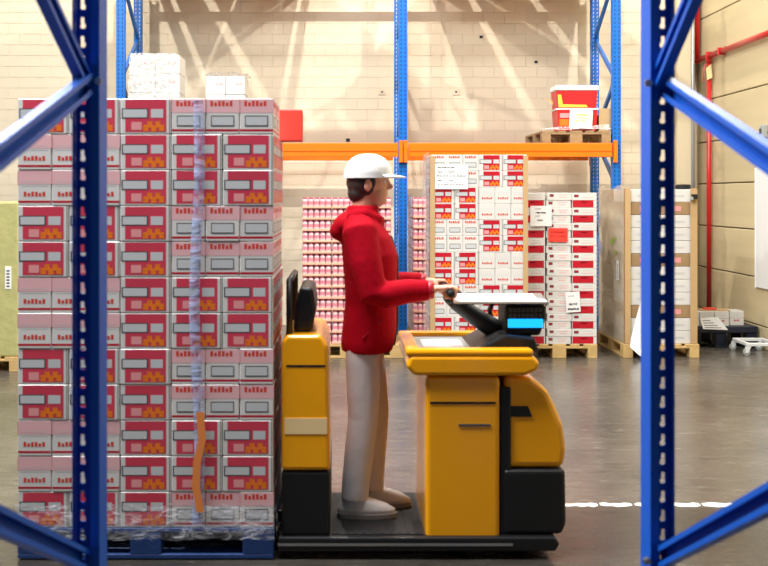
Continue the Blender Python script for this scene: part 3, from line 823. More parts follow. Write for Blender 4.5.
for k in range(4):
    a = pp[0].lerp(pp[3], 0.2 + k * 0.2); b = pp[1].lerp(pp[2], 0.2 + k * 0.2); dd = Vector((0, -0.004, -0.004)); e = Vector((0, -0.004, -0.010))
    m.face([a.lerp(b, 0.1) + e, a.lerp(b, 0.5 + 0.1 * k) + e, a.lerp(b, 0.5 + 0.1 * k) + dd, a.lerp(b, 0.1) + dd], 'ink_black')
tag(m.build('paper_sheet'), 'white sheet hanging over the edge of the navy plastic pallet', 'paper')
m = MB(); m.box(-0.16, 0.16, 0, 0.16, 0, 0.012, 'kraft', bev=0.002); m.box(-0.12, 0.02, 0.02, 0.12, 0.012, 0.03, 'paper_red', bev=0.003)
o = m.build('cardboard_scrap'); o.location = (4.22, 12.42, 0.412); tag(o, 'flat cardboard scrap with red print on the small cartons', 'cardboard')
t = thing('dolly', 'white four wheeled dolly with castors in front of the navy pallet', 'dolly', (4.36, 11.78, 0))
m = MB()
m.box(-0.02, 0.32, 0, 0.035, 0.10, 0.135, 'dolly_white', bev=0.004); m.box(-0.02, 0.32, 0.42, 0.455, 0.10, 0.135, 'dolly_white', bev=0.004)
m.box(-0.02, 0.015, 0.035, 0.42, 0.10, 0.135, 'dolly_white', bev=0.004); m.box(0.285, 0.32, 0.035, 0.42, 0.10, 0.135, 'dolly_white', bev=0.004)
m.build('frame', t)
for cx in (0.0, 0.29):
    for cy in (0.02, 0.44):
        f = MB(); f.prism([(cx - 0.025, 0.10), (cx + 0.025, 0.10), (cx - 0.005, 0.03), (cx - 0.04, 0.03)], cy - 0.018, cy - 0.013, 'dolly_white'); f.prism([(cx - 0.025, 0.10), (cx + 0.025, 0.10), (cx - 0.005, 0.03), (cx - 0.04, 0.03)], cy + 0.013, cy + 0.018, 'dolly_white')
        fk = f.build('castor_fork', t)
        w = MB(); w.tube([(cx - 0.02, cy - 0.011, 0.038), (cx - 0.02, cy + 0.011, 0.038)], 0.038, 'box_grey', 18); w.build('wheel', fk, False)

# ------------------------------------------------------------------ pipes and fittings on the side wall
px = WALL_X - 0.06
t = thing('sprinkler_pipe', 'red steel water pipe with elbow and drop on the side wall', 'pipe', (px, 0, 0))
d_c = px * FPX / (709 - 342)          # distance of the drop
d_e = WALL_Y - 0.2
zt = P(0, 56, d_c).z
def rel(p): return Vector((p[0] - px, p[1], p[2]))
m = MB(); m.tube([(0, 10.5, zt), (0, d_e, zt)], 0.035, 'pipe_red', 14); m.build('pipe_run', t, True)
m = MB(); m.tube([(0, d_e, zt), (0, d_e, 5.5)], 0.035, 'pipe_red', 14); m.build('riser', t, True)
m = MB(); m.ellipsoid((0, d_e, zt), (0.045, 0.045, 0.045), 'pipe_red'); m.build('elbow', t, True)
m = MB(); m.tube([(0, d_c, zt), (0, d_c, 0.29)], 0.030, 'pipe_red', 14); m.build('drop', t, True)
m = MB(); m.tube([(0, d_c, zt + 0.05), (0, d_c, zt - 0.09)], 0.042, 'pipe_red', 14); m.tube([(0, d_c - 0.07, zt), (0, d_c + 0.07, zt)], 0.042, 'pipe_red', 14); m.build('tee', t, True)
for yy in (11.6, d_c - 0.45):
    m = MB(); m.box(-0.045, 0.045, yy - 0.02, yy + 0.02, zt - 0.045, zt + 0.045, 'pipe_red', bev=0.004); m.box(0.04, 0.07, yy - 0.02, yy + 0.02, zt - 0.02, zt + 0.06, 'slot_dark'); m.build('clamp', t)
zg = P(0, 72, d_c).z
m = MB(); m.prism([(-0.035, -0.11), (0.03, -0.07), (0.015, 0.10), (-0.05, 0.04)], d_c - 0.045, d_c - 0.035, 'tag_yellow'); o = m.build('pipe_tag'); o.location = (px, 0, zg); tag(o, 'pale yellow tag hanging on the red pipe', 'tag')
m = MB(); m.tube([(-0.02, d_c - 0.05, 0.10), (-0.07, d_c - 0.05, 0.08), (-0.085, d_c - 0.05, 0.0), (-0.085, d_c - 0.05, -0.12)], 0.008, 'pipe_red', 8); o = m.build('hook'); o.location = (px, 0, zg); tag(o, 'thin red hook beside the pale tag on the pipe', 'hook')
m = MB(); cx = P(693.5, 0, WALL_Y - 0.34).x; m.tube([(0, 0, 0), (0, 0, 5.5)], 0.022, 'pipe_grey', 12); 
o = m.build('conduit', None, True); o.location = (cx, WALL_Y - 0.31, 0); tag(o, 'thin grey conduit pipe running down beside the corner column', 'pipe')
# white board, small box on side wall
t = thing('wall_board', 'plain white board mounted on the concrete plank side wall', 'board', (WALL_X - 0.002, 11.4, 0.68))
m = MB(); m.box(-0.025, 0, 0, 1.06, 0, 1.34, 'board_white', bev=0.004); m.build('panel', t)
m = MB(); m.box(-0.03, -0.002, -0.012, 0, -0.012, 1.352, 'box_grey'); m.box(-0.03, -0.002, 1.06, 1.072, -0.012, 1.352, 'board_white'); m.build('edge_strip', t)
t = thing('switch_box', 'small grey switch box on the side wall above the white board', 'switch box', (WALL_X - 0.001, 12.16, 2.36))
m = MB(); m.box(-0.06, 0, 0, 0.10, 0, 0.14, 'box_grey', bev=0.008); m.build('housing', t)
m = MB(); m.box(-0.075, -0.06, 0.03, 0.07, 0.04, 0.10, 'truck_grey', bev=0.004); m.build('rocker', t)

# ------------------------------------------------------------------ order picker truck
TY = 5.55
t = truck = thing('order_picker', 'yellow and black low level order picker truck carrying the worker', 'truck', (0.4, TY, 0))
ox = lambda x: x - 0.4
def tp(name, parent=None, smooth=False):
    def fin(mb): return mb.build(name, parent or truck, smooth)
    return fin
def pf(pts): return [(ox(x), z) for x, z in pts]
# chassis plate and rear body
m = MB(); m.prism(pf([(-0.30, 0.04), (1.00, 0.04), (1.02, 0.075), (1.0, 0.105), (-0.30, 0.105)]), -0.40, 0.40, 'truck_black', 0.008); chas = m.build('chassis', truck)
m = MB(); m.box(ox(-0.30), ox(0.80), -0.402, -0.396, 0.066, 0.078, 'zinc'); m.build('edge_strip', chas)
m = MB(); m.box(ox(-0.05), ox(0.385), -0.36, 0.36, 0.105, 0.110, 'rubber')
for k in range(10): m.box(ox(-0.03 + k * 0.042), ox(-0.012 + k * 0.042), -0.35, 0.35, 0.109, 0.1125, 'rubber')
m.build('platform_mat', truck)
m = MB(); m.prism(pf([(-0.285, 0.105), (-0.055, 0.105), (-0.055, 0.41), (-0.285, 0.41)]), -0.37, 0.37, 'truck_black', 0.015); m.build('battery_base', truck)
m = MB(); m.prism(pf([(-0.285, 0.412), (-0.055, 0.412), (-0.065, 1.00), (-0.10, 1.05), (-0.26, 1.05), (-0.285, 1.02)]), -0.375, 0.375, 'truck_yellow', 0.018, 3); rb = m.build('battery_cover', truck)
m = MB(); m.box(ox(-0.27), ox(-0.07), -0.3775, -0.3745, 0.585, 0.66, 'tag_yellow'); m.build('reflective_strip', rb)
m = MB(); m.box(ox(-0.262), ox(-0.078), -0.3765, -0.374, 0.90, 0.91, 'truck_black'); m.build('seam_line', rb)
m = MB(); m.prism(pf([(-0.235, 1.05), (-0.145, 1.05), (-0.125, 1.16), (-0.14, 1.26), (-0.20, 1.27), (-0.225, 1.2)]), -0.26, 0.26, 'truck_black', 0.02, 3); m.build('backrest_pad', truck)
m = MB()
for yy in (-0.30, 0.30):
    pass
m.tube([(ox(-0.25), -0.31, 1.04), (ox(-0.25), -0.31, 1.30), (ox(-0.25), 0.31, 1.30), (ox(-0.25), 0.31, 1.04)], 0.016, 'truck_black', 10); m.build('grab_rail', truck, True)
# console column
m = MB(); m.prism(pf([(0.395, 0.078), (0.745, 0.078), (0.745, 0.853), (0.395, 0.853)]), -0.365, 0.30, 'truck_yellow', 0.022, 3); cc = m.build('console_column', truck)
m = MB(); m.box(ox(0.415), ox(0.725), -0.368, -0.364, 0.725, 0.735, 'truck_black'); m.box(ox(0.55), ox(0.70), -0.3695, -0.3645, 0.62, 0.63, 'truck_grey'); m.build('panel_seam', cc)
# console tray on top
m = MB()
prof = pf([(0.30, 0.905), (0.34, 0.860), (0.86, 0.860), (0.92, 0.885), (0.93, 0.92), (0.90, 0.955), (0.32, 0.955)])
m.prism(prof, -0.39, 0.36, 'truck_yellow', 0.018, 3)
for (x0, x1, y0, y1) in ((0.30, 0.90, -0.388, -0.30), (0.30, 0.78, 0.27, 0.355), (0.30, 0.37, -0.30, 0.27)):
    m.box(ox(x0), ox(x1), y0, y1, 0.95, 0.985, 'truck_yellow', bev=0.014, seg=2)
tray = m.build('console_tray', truck)
m = MB(); m.box(ox(0.372), ox(0.77), -0.298, 0.268, 0.9555, 0.962, 'box_grey', bev=0.002); m.build('tray_liner', tray)
m = MB(); m.prism(pf([(0.62, 0.957), (0.95, 0.957), (0.93, 1.02), (0.78, 1.035)]), -0.26, 0.26, 'truck_black', 0.012); m.build('dash', truck)
m = MB(); m.box(ox(0.40), ox(0.60), -0.26, 0.12, 0.963, 0.967, 'paper'); m2 = m.build('picking_list'); m2.location = (0.4, TY, 0); tag(m2, 'white picking list lying in the yellow console tray', 'paper')
# front hood
hood = pf([(0.77, 0.415), (1.05, 0.415), (1.065, 0.50), (1.05, 0.62), (0.98, 0.78), (0.90, 0.845), (0.77, 0.855)])
m = MB(); m.prism(hood, -0.34, 0.34, 'truck_yellow', 0.03, 3); hd = m.build('front_hood', truck)
m = MB(); m.prism(pf([(0.748, 0.08), (0.80, 0.08), (0.80, 0.80), (0.748, 0.80)]), -0.352, 0.32, 'truck_black', 0.008); m.build('front_post', truck)
m = MB(); m.prism(pf([(0.76, 0.106), (1.04, 0.106), (1.06, 0.16), (1.055, 0.413), (0.76, 0.413)]), -0.36, 0.36, 'truck_black', 0.02, 3); m.build('drive_housing', truck)
m = MB(); m.prism(pf([(0.80, 0.66), (0.90, 0.66), (0.88, 0.71), (0.80, 0.71)]), -0.346, -0.339, 'truck_black'); m.build('vent', hd)
# wheels
for (x, y, r) in ((0.88, 0.0, 0.10), (0.62, -0.30, 0.055), (0.62, 0.30, 0.055)):
    m = MB(); m.tube([(ox(x), y - 0.04, r), (ox(x), y + 0.04, r)], r, 'rubber', 24); m.build('wheel', truck)
# forks
for y in (-0.18, 0.18):
    m = MB(); m.prism(pf([(-0.30, 0.032), (-0.30, 0.092), (-1.36, 0.092), (-1.46, 0.07), (-1.46, 0.050), (-1.40, 0.032)]), y - 0.075, y + 0.075, 'fork_steel', 0.006); m.build('fork', truck)
# tiller arm, handle bar, grips
HB = (0.525, 1.236)      # x, z of the hand grip bar
m = MB(); m.tube([(ox(0.86), 0, 1.00), (ox(0.76), 0, 1.04), (ox(0.66), 0, 1.105), (ox(0.575), 0, 1.17), (ox(0.54), 0, 1.20)], [0.050, 0.050, 0.045, 0.040, 0.035], 'truck_black', 14); ta = m.build('tiller_arm', truck, True)
m = MB(); m.box(ox(0.515), ox(0.60), -0.075, 0.075, 1.165, 1.235, 'truck_black', bev=0.02, seg=3); th = m.build('tiller_head', truck)
for sgn in (-1, 1):
    m = MB(); m.tube([(ox(0.545), sgn * 0.05, 1.21), (ox(0.535), sgn * 0.10, 1.232), (ox(HB[0]), sgn * 0.13, HB[1]), (ox(HB[0]), sgn * 0.27, HB[1])], [0.02, 0.018, 0.017, 0.017], 'rubber', 12); m.build('grip', truck, True)
    m = MB(); m.ellipsoid((ox(0.57), sgn * 0.05, 1.238), (0.018, 0.014, 0.01), 'tape_orange' if sgn < 0 else 'box_grey', u=12, v=8); m.build('button', th, True)
# display
m = MB(); m.prism(pf([(0.80, 1.02), (0.97, 1.02), (1.0, 1.10), (1.0, 1.172), (0.80, 1.172)]), -0.16, 0.10, 'truck_black', 0.012); dsp = m.build('terminal', truck)
m = MB(); m.box(ox(0.812), ox(0.985), -0.1665, -0.1605, 1.060, 1.103, 'screen_blue', bev=0.003); m.build('screen', dsp)
m = MB()
for k in range(8):
    for j in range(2):
        m.box(ox(0.818 + k * 0.021), ox(0.833 + k * 0.021), -0.1645, -0.1605, 1.108 + j * 0.028, 1.128 + j * 0.028, 'truck_grey')
tag(m.build('keys', dsp), kind='stuff')
# clipboard
t = thing('clipboard', 'black clipboard with white sheet clamped on the truck console', 'clipboard', (0.76, TY - 0.14, 1.20), 0)
m = MB(); M = Matrix.Rotation(R(8), 4, 'X'); m.box(-0.23, 0.24, -0.10, 0.08, -0.006, 0.0, 'truck_black', bev=0.002, rot=M); m.build('board', t)
m = MB(); m.box(-0.22, 0.23, -0.102, 0.07, 0.0, 0.010, 'paper', rot=M); m.build('paper_stack', t)
m = MB(); m.box(0.18, 0.225, -0.06, 0.03, 0.010, 0.022, 'zinc', bev=0.003, rot=M); m.build('clip', t)
m = MB(); m.tube([(0.02, 0.27, -0.17), (0.0, 0.26, -0.08), (0.0, 0.06, -0.005)], 0.012, 'truck_black', 10); m.build('stalk', t, True)

# ------------------------------------------------------------------ load on the forks
LX0, LY = -1.52, 5.15
pallet('pallet', 'blue painted wooden pallet on the truck forks under the carton load', (LX0 + 0.60, LY + 0.40, 0.006), R(90), 'wood_blue')
LZ = 0.152
lred = red_carton(0.24, 0.16, 0.1675, 0.10, 0.90, 'print_red_hazed'); lwh = [white_carton(0.16, 0.24, 0.1675, False, True), white_carton(0.16, 0.24, 0.1675, True, True)]
for r in range(12):
    g = (r + 1) // 2
    seq = ['r'] * 3 + ['w'] * 3 if g % 2 == 0 else ['w'] * 3 + ['r'] * 3
    x = LX0
    for ci, kind in enumerate(seq):
        w, d = (0.24, 0.16) if kind == 'r' else (0.16, 0.24)
        nd = int(0.8 / d + 1e-6) if ci >= 5 else 1
        for k in range(nd):
            if r == 11 and ci == 5 and k == nd - 1: continue
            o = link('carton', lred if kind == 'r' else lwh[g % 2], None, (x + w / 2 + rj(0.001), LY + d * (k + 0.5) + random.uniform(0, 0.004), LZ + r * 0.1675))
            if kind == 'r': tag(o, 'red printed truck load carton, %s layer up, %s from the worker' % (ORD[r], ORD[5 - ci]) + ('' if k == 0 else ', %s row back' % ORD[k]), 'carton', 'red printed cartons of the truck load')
            else: tag(o, 'white truck load carton, %s layer up, %s from the worker' % (ORD[r], ORD[5 - ci]) + ('' if k == 0 else ', %s row back' % ORD[k]), 'carton', 'white cartons of the truck load')
        x += w
# red carton sticking out at the far top corner of the load
m = MB(); m.box(-0.11, 0.11, -0.075, 0.075, 0.001, 0.166, 'paper_red', bev=0.004); m.box(-0.112, 0.112, -0.02, 0.02, 0.165, 0.1665, 'print_pink')
o = m.build('carton'); o.location = (-0.32 + 0.0, LY + 0.80 - 0.08, LZ + 11 * 0.1675); tag(o, 'plain red carton sticking out at the top of the truck load', 'carton')
# loose wrap around the foot of the load, and wrap tails
t = thing('stretch_film', 'clear stretch film wound around the foot of the truck load', 'film', (LX0, LY, 0.10))
ft = film_sheet(40, 6, lambda a, b: (a * 1.21 - 0.006, -0.012 + rj(0.006), b * 0.16 + (rj(0.008) if b in (0, 1) else 0)), 'film_clear'); ft.build('front_band', t, True)
ft = film_sheet(20, 6, lambda a, b: (1.212 + rj(0.005), -0.012 + a * 0.81, b * 0.16), 'film_clear'); ft.build('end_band', t, True)
ft = film_sheet(3, 40, lambda a, b: (a * 0.05 + 0.012 * math.sin(b * 9), -0.008 - 0.006 * math.sin(a * 3.14) + rj(0.002), b * 1.98), 'film_blue')
o = ft.build('film_tail', None, True); o.location = (P(192, 0, LY).x, LY - 0.004, 0.17); tag(o, 'milky strip of film hanging down the front of the truck load', 'film')
m = MB()
pts = [(200, 412), (202, 440), (197, 462), (196, 486), (200, 512)]
for i in range(4):
    a = P(pts[i][0], pts[i][1], LY - 0.022); b = P(pts[i + 1][0], pts[i + 1][1], LY - 0.022)
    m.face([a + Vector((-0.018, 0, 0)), b + Vector((-0.018, 0, 0)), b + Vector((0.018, 0, 0)), a + Vector((0.018, 0, 0))], 'tape_orange')
tag(m.build('tape_strip'), 'orange tape strip hanging low on the truck load', 'tape')

# ------------------------------------------------------------------ the worker
PX, PZ = 0.12, 0.1130
person = thing('person', 'worker in red hooded jacket, white cap and pale trousers steering the truck', 'person', (PX, TY, PZ))
def L(x, y, z): return Vector((x - PX, y, z))      # x as world x, y from the truck centre line, z above the platform
hbz = HB[1] - PZ
# --- body: one continuous skin
m = MB()
m.ellipsoid(L(0.135, 0, 1.675), (0.098, 0.076, 0.105), 'skin')                        # skull
m.ellipsoid(L(0.165, 0, 1.605), (0.066, 0.060, 0.075), 'skin')                        # jaw
m.ellipsoid(L(0.205, 0, 1.568), (0.022, 0.024, 0.020), 'skin')                        # chin
m.ellipsoid(L(0.240, 0, 1.640), (0.020, 0.014, 0.016), 'skin')                        # nose tip
m.tube([L(0.222, 0, 1.69), L(0.236, 0, 1.645)], [0.010, 0.013], 'skin', 8)
m.ellipsoid(L(0.222, 0, 1.602), (0.010, 0.024, 0.007), 'skin'); m.ellipsoid(L(0.220, 0, 1.588), (0.010, 0.021, 0.008), 'skin')   # lips
for s in (-1, 1):
    m.ellipsoid(L(0.128, s * 0.078, 1.645), (0.020, 0.010, 0.032), 'skin')            # ears
    m.ellipsoid(L(0.200, s * 0.032, 1.686), (0.022, 0.020, 0.010), 'skin')            # brow
m.tube([L(0.088, 0, 1.44), L(0.105, 0, 1.53), L(0.125, 0, 1.62)], [0.066, 0.058, 0.056], 'skin', 16)
m.loft([(0.12 - PX, 0, 0.84, 0.09, 0.13), (0.125 - PX, 0, 0.98, 0.095, 0.13), (0.13 - PX, 0, 1.15, 0.085, 0.13), (0.13 - PX, 0, 1.32, 0.10, 0.155), (0.10 - PX, 0, 1.44, 0.075, 0.15), (0.09 - PX, 0, 1.49, 0.05, 0.06)], 'skin')
ARM = {-1: dict(sh=(0.085, -0.185, 1.415), el=(0.165, -0.235, 1.125), wr=(0.440, -0.205, 1.135)),
       1: dict(sh=(0.095, 0.185, 1.415), el=(0.185, 0.235, 1.130), wr=(0.440, 0.205, 1.140))}
def hand(s):
    a = ARM[s]
    m.tube([L(*a['sh']), L(*a['el']), L(*a['wr'])], [0.042, 0.036, 0.027], 'skin', 12)
    wr = Vector(a['wr']); yc = s * 0.205
    # back of the hand: from wrist to the knuckles over the bar
    m.tube([L(wr.x - 0.01, yc, wr.z), L(wr.x + 0.02, yc, wr.z + 0.008), L(wr.x + 0.055, yc, hbz + 0.020), L(wr.x + 0.080, yc, hbz + 0.028)], [0.024, 0.017, 0.016, 0.013], 'skin', 14, True, 2.1)
    lens = {0: 0.92, 1: 1.0, 2: 0.95, 3: 0.80}
    for i in range(4):
        y = yc + s * (-0.033 + 0.0225 * i)
        pts = []; r0 = 0.0275
        arc = 205 * lens[i]
        for k in range(6):
            th_ = R(100 - arc * k / 5)
            pts.append(L(HB[0] + r0 * math.cos(th_), y, hbz + r0 * math.sin(th_)))
        m.tube(pts, [0.0095, 0.0094, 0.0090, 0.0086, 0.0080, 0.0068], 'skin', 8)
        m.ellipsoid(pts[-1], (0.0066,) * 3, 'skin', u=8, v=6)
    # thumb leaves the inner side of the palm and closes under the bar
    yt = yc - s * 0.040
    tpts = [L(wr.x + 0.030, yc - s * 0.022, wr.z + 0.002), L(wr.x + 0.052, yt, wr.z - 0.010), L(HB[0] - 0.012, yt - s * 0.006, hbz - 0.030), L(HB[0] + 0.014, yt - s * 0.004, hbz - 0.026)]
    m.tube(tpts, [0.014, 0.0125, 0.0105, 0.0085], 'skin', 8); m.ellipsoid(tpts[-1], (0.0085,) * 3, 'skin', u=8, v=6)
hand(-1); hand(1)
LEG = {-1: dict(hip=(0.105, -0.085, 0.90), kn=(0.105, -0.09, 0.49), an=(0.060, -0.095, 0.10)),
       1: dict(hip=(0.115, 0.085, 0.90), kn=(0.165, 0.09, 0.49), an=(0.145, 0.095, 0.10))}
for s, a in LEG.items():
    m.tube([L(*a['hip']), L(*a['kn']), L(*a['an'])], [0.075, 0.050, 0.036], 'skin', 12)
    x, y, z = a['an']
    m.tube([L(x - 0.03, y, 0.05), L(x + 0.06, y, 0.05), L(x + 0.15, y, 0.04)], [0.03, 0.03, 0.022], 'skin', 10)
body = remeshed('body', m, 0.005, 4, person, 'skin')
# eyes
for s in (-1, 1):
    e = MB(); e.ellipsoid(L(0.2115, s * 0.032, 1.664), (0.012, 0.013, 0.010), 'eye_white', u=12, v=8); e.ellipsoid(L(0.2215, s * 0.033, 1.664), (0.004, 0.005, 0.0055), 'hair_dark', u=8, v=6); e.build('eye', person, True)
    e = MB(); e.ellipsoid(L(0.218, s * 0.034, 1.688), (0.007, 0.020, 0.004), 'hair_dark', u=10, v=6); e.build('eyebrow', person, True)
# hair below the cap
m = MB()
m.ellipsoid(L(0.113, 0, 1.660), (0.092, 0.083, 0.090), 'hair_dark'); m.ellipsoid(L(0.085, 0, 1.605), (0.058, 0.066, 0.055), 'hair_dark')
for s in (-1, 1): m.ellipsoid(L(0.155, s * 0.070, 1.668), (0.014, 0.010, 0.03), 'hair_dark')
remeshed('hair', m, 0.007, 3, person, 'hair_dark')
# cap
m = MB()
rings = []
for k in range(9):
    a = k / 8 * math.pi / 2
    rings.append((0.132 - PX, 0, 1.700 + 0.105 * math.sin(a), 0.120 * max(0.02, math.cos(a)) ** 0.8, 0.098 * max(0.02, math.cos(a)) ** 0.8))
m.loft([(0.132 - PX, 0, 1.688, 0.121, 0.099)] + rings, 'cap_white', 28)
cap = m.build('cap', person, True)
m = MB(); n = 14; v0 = []; v1 = []
for k in range(n + 1):
    a = R(-62 + 124 * k / n)
    v0.append(L(0.132 + 0.117 * math.cos(a), 0.096 * math.sin(a), 1.695)); v1.append(L(0.132 + 0.117 * math.cos(a) + 0.075 * math.cos(a * 1.1) ** 0.7, 0.096 * math.sin(a), 1.683))
for k in range(n):
    dz = Vector((0, 0, 0.006))
    m.face([v0[k], v1[k], v1[k + 1], v0[k + 1]], 'cap_white'); m.face([v0[k] + dz, v0[k + 1] + dz, v1[k + 1] + dz, v1[k] + dz], 'cap_white'); m.face([v1[k], v1[k] + dz, v1[k + 1] + dz, v1[k + 1]], 'cap_white')
m.build('cap_peak', cap, True)
m = MB(); m.loft([(0.132 - PX, 0, 1.682, 0.123, 0.101), (0.132 - PX, 0, 1.712, 0.1225, 0.1005)], 'paper', 28, False); m.build('cap_band', cap, True)
# jacket
m = MB()
m.loft([(0.125 - PX, 0, 0.815, 0.128, 0.190), (0.13 - PX, 0, 0.86, 0.136, 0.196), (0.14 - PX, 0, 0.95, 0.136, 0.196), (0.145 - PX, 0, 1.05, 0.130, 0.192), (0.145 - PX, 0, 1.18, 0.134, 0.200), (0.14 - PX, 0, 1.30, 0.140, 0.212), (0.12 - PX, 0, 1.39, 0.125, 0.205), (0.105 - PX, 0, 1.45, 0.100, 0.165), (0.10 - PX, 0, 1.50, 0.085, 0.10), (0.108 - PX, 0, 1.545, 0.080, 0.085)], 'jacket_red', 28)
for s, a in ARM.items():
    sh, el, wr = (Vector(a[k]) for k in ('sh', 'el', 'wr'))
    pts = [L(sh.x + 0.005, sh.y * 0.75, sh.z + 0.01), L(*sh), L(*(sh.lerp(el, 0.5) + Vector((-0.012, s * 0.008, 0)))), L(*(el + Vector((-0.012, 0, -0.005)))), L(*(el + Vector((0.05, 0, -0.012)))), L(*el.lerp(wr, 0.55)), L(*el.lerp(wr, 0.93))]
    m.tube(pts, [0.085, 0.088, 0.080, 0.072, 0.068, 0.060, 0.052], 'jacket_red', 16)
# hood lying on the shoulders behind the neck
m.ellipsoid(L(0.035, 0, 1.455), (0.095, 0.135, 0.062), 'jacket_red', Matrix.Rotation(R(-28), 3, 'Y'))
m.ellipsoid(L(-0.002, 0, 1.415), (0.062, 0.105, 0.052), 'jacket_red')
m.tube([L(0.03, -0.10, 1.49), L(0.11, -0.105, 1.50), L(0.175, -0.06, 1.475), L(0.19, 0, 1.465), L(0.175, 0.06, 1.475), L(0.11, 0.105, 1.50), L(0.03, 0.10, 1.49)], 0.030, 'jacket_red', 12)
jk = remeshed('jacket', m, 0.009, 5, person, 'jacket_red')
m = MB()
for s, a in ARM.items():
    el, wr = Vector(a['el']), Vector(a['wr'])
    m2 = MB(); m2.tube([L(*el.lerp(wr, 0.90)), L(*el.lerp(wr, 1.0))], [0.050, 0.043], 'print_red', 16); m2.build('cuff', jk, True)
m2 = MB(); m2.tube([L(0.262, -0.004, 0.84), L(0.279, -0.004, 0.95), L(0.279, -0.004, 1.15), L(0.281, -0.004, 1.28), L(0.248, -0.004, 1.39)], 0.006, 'hair_dark', 6); m2.build('zip', jk, True)
m2 = MB(); bar(m2, L(0.10, -0.1945, 0.90), L(0.20, -0.178, 0.99), 0.012, 0.006, 'print_red', Vector((0, 1, 0))); m2.build('pocket_seam', jk)
# trousers
m = MB()
m.loft([(0.12 - PX, 0, 0.80, 0.100, 0.155), (0.125 - PX, 0, 0.88, 0.105, 0.160), (0.125 - PX, 0, 0.93, 0.100, 0.150)], 'trouser_grey', 24)
for s, a in LEG.items():
    h, k, n_ = (Vector(a[q]) for q in ('hip', 'kn', 'an'))
    m.tube([L(h.x, h.y, h.z - 0.02), L(*h.lerp(k, 0.3)), L(*h.lerp(k, 0.7)), L(*k), L(*k.lerp(n_, 0.4)), L(*k.lerp(n_, 0.8)), L(n_.x + 0.002, n_.y, 0.085)], [0.086, 0.088, 0.082, 0.076, 0.074, 0.070, 0.068], 'trouser_grey', 16)
remeshed('trousers', m, 0.009, 4, person, 'trouser_grey')
# shoes
for s, a in LEG.items():
    x, y, z = a['an']
    m = MB()
    m.loft([(x + 0.062 - PX, y, 0.022, 0.145, 0.047), (x + 0.060 - PX, y, 0.045, 0.142, 0.048), (x + 0.045 - PX, y, 0.070, 0.115, 0.045), (x + 0.01 - PX, y, 0.095, 0.070, 0.043), (x + 0.0 - PX, y, 0.115, 0.056, 0.042)], 'shoe_white', 24)
    so = m.build('shoe', person, True)
    m = MB(); m.loft([(x + 0.062 - PX, y, 0.0, 0.146, 0.049), (x + 0.062 - PX, y, 0.023, 0.150, 0.051)], 'shoe_sole', 24); m.build('sole', so)
    m = MB()
    for k in range(4): m.tube([L(x + 0.07 + k * 0.018, y - 0.03, 0.083 - k * 0.007), L(x + 0.072 + k * 0.018, y, 0.092 - k * 0.008), L(x + 0.07 + k * 0.018, y + 0.03, 0.083 - k * 0.007)], 0.0035, 'paper', 6)
    m.build('laces', so)

# ------------------------------------------------------------------ blue rack frames the camera looks through
FD = 3.19                         # distance of the slotted web
FS = FPX / FD
def slot_web(parent, x_in, x_out, xs, y, sgn):
    """slotted steel web: real keyhole slots at 55 mm pitch"""
    m = MB(); pitch = 18.95 / FS
    z0 = CAMZ - (4 - 197) / FS
    zz = z0 + 12 * pitch
    xa, xb = min(x_in, x_out), max(x_in, x_out)
    mi = m.mi('front_blue')
    bm = m.bm
    while zz - pitch / 2 > 0.02:
        lo, hi = zz - pitch / 2, zz + pitch / 2
        s = -sgn
        hole = [(0.0048, 0.0165), (0.0048, -0.004), (0.0062, -0.010), (0.004, -0.0155), (-0.006, -0.0165), (-0.0095, -0.011), (-0.008, -0.004), (-0.0052, 0.0), (-0.0045, 0.0165)]
        hole = [(xs + (px_ if sgn > 0 else -px_), zz + pz_) for px_, pz_ in hole]
        ov = [bm.verts.new((a, y, b)) for a, b in ((xa, lo), (xb, lo), (xb, hi), (xa, hi))]
        hv = [bm.verts.new((a, y, b)) for a, b in hole]
        ed = [bm.edges.new((ov[i], ov[(i + 1) % 4])) for i in range(4)] + [bm.edges.new((hv[i], hv[(i + 1) % len(hv)])) for i in range(len(hv))]
        bmesh.ops.triangle_fill(bm, use_beauty=True, use_dissolve=False, edges=ed, normal=(0, -1, 0))
        # slot wall thickness
        bv = [bm.verts.new((a, y + 0.0025, b)) for a, b in hole]
        for i in range(len(hv)):
            j = (i + 1) % len(hv)
            bm.faces.new([hv[i], hv[j], bv[j], bv[i]])
        zz -= pitch
    return m.build('web', parent)
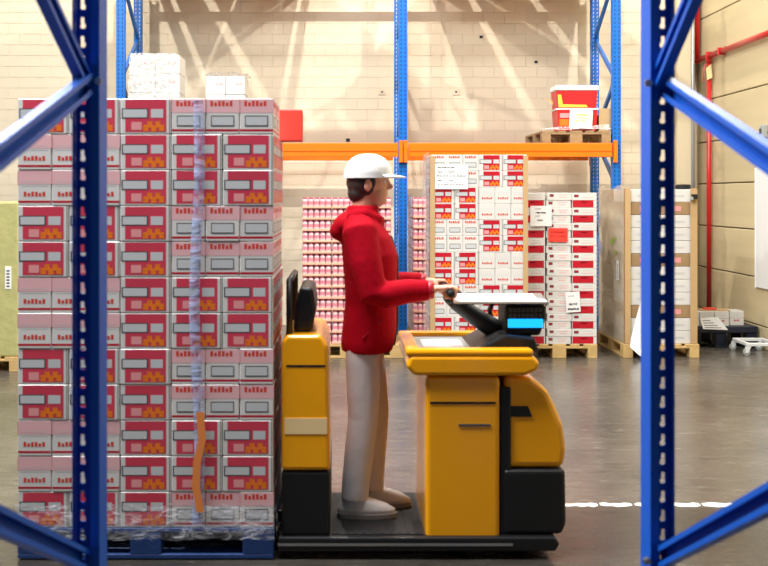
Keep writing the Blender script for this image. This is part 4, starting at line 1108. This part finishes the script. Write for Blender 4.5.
def front_frame(sgn, label, x_in, x_out, xs, near_out, braces, bolts):
    t = thing('rack_frame', label, 'rack frame', (0, 0, 0), group='blue frames of the nearest rack')
    up = MB(); top = 2.85
    yn = FD - 0.10
    xi = x_in
    th = 0.003
    up.box(min(xi, xi + sgn * th), max(xi, xi + sgn * th), yn, FD + 0.0, 0.01, top, 'front_blue', bev=0.001)          # inner side wall
    up.box(min(xi, xi + sgn * 0.022), max(xi, xi + sgn * 0.022), yn - 0.002, yn + 0.001, 0.01, top, 'front_blue')       # return lip
    up.box(min(xi + sgn * 0.022, xi + sgn * 0.0245), max(xi + sgn * 0.022, xi + sgn * 0.0245), yn - 0.002, yn + 0.022, 0.01, top, 'front_blue')
    up.box(min(x_out, x_out - sgn * th), max(x_out, x_out - sgn * th), near_out, FD, 0.01, top, 'front_blue', bev=0.001)
    u = up.build('upright', t)
    slot_web(u, x_in, x_out, xs, FD, sgn)
    fp = MB(); fp.box(min(x_in, x_out) - 0.03, max(x_in, x_out) + 0.03, yn - 0.03, FD + 0.03, 0.0, 0.010, 'front_blue', bev=0.003); fp.build('foot_plate', t)
    # rear upright, nearer to the camera
    ry = 2.02; xc = (x_in + x_out) / 2
    u2 = MB(); u2.box(xc - 0.045, xc + 0.045, ry - 0.003, ry, 0.01, top, 'front_blue'); u2.box(xc - 0.045, xc - 0.042, ry, ry + 0.09, 0.01, top, 'front_blue'); u2.box(xc + 0.042, xc + 0.045, ry, ry + 0.09, 0.01, top, 'front_blue'); u2.build('upright', t)
    fp = MB(); fp.box(xc - 0.075, xc + 0.075, ry - 0.03, ry + 0.12, 0.0, 0.010, 'front_blue', bev=0.003); fp.build('foot_plate', t)
    # C-channel braces, open side toward the bay
    for (da, za, db, zb, xb) in braces:
        a = Vector((xb, da, za)); b = Vector((xb, db, zb)); tt = (b - a).normalized(); n = Vector((1, 0, 0)); w = tt.cross(n)
        br = MB(); H, Dp = 0.054, 0.026
        bar(br, a + n * sgn * Dp / 2, b + n * sgn * Dp / 2, 0.003, H, 'front_blue', n)                    # back of the channel
        for q in (-1, 1):
            bar(br, a + w * q * H / 2, b + w * q * H / 2, Dp, 0.003, 'front_blue', n)
            bar(br, a + w * q * (H / 2 - 0.006) - n * sgn * Dp / 2, b + w * q * (H / 2 - 0.006) - n * sgn * Dp / 2, 0.003, 0.014, 'front_blue', n)
        br.build('brace', t)
    for (u_, v_) in bolts:
        p = P(u_, v_, yn - 0.004); bo = MB()
        bo.tube([p + Vector((0, 0.004, 0)), p + Vector((0, -0.008, 0))], 0.008, 'zinc', 6); bo.tube([p + Vector((0, 0.003, 0)), p + Vector((0, -0.002, 0))], 0.011, 'zinc', 14)
        bo.build('bolt', t)
    return t
def brz(X, u0, v0, u1, v1, dn=2.06, df=3.16):
    """straight brace in the plane x = X through two sighted points, from the near to the far upright"""
    d0 = X * FPX / (u0 - 342); d1 = X * FPX / (u1 - 342)
    z0 = CAMZ - (v0 - 197) / FPX * d0; z1 = CAMZ - (v1 - 197) / FPX * d1
    s = (z1 - z0) / (d1 - d0)
    return (dn, z0 + s * (dn - d0), df, z0 + s * (df - d0), X)
XA = -0.725
front_frame(-1, 'dark blue slotted rack frame in front of the truck load', -0.681, -0.770, -0.7526, 3.137,
            [brz(XA, 47, 0, 75, 60, df=3.10), brz(XA + 0.012, 0, 153, 80, 90, df=3.12), brz(XA, 0, 522, 75, 556, df=3.12)], [(98, 81)])
XB = 0.900
front_frame(1, 'blue slotted rack frame in front of the wrapped pallet and red pipe', 0.866, 0.955, 0.931, 3.155,
            [brz(XB - 0.006, 692, 0, 663, 70, df=3.12), brz(XB + 0.012, 768, 157, 690, 103, df=3.10), brz(XB, 768, 500, 680, 548, df=3.14)], [(648.5, 83), (647, 561)])
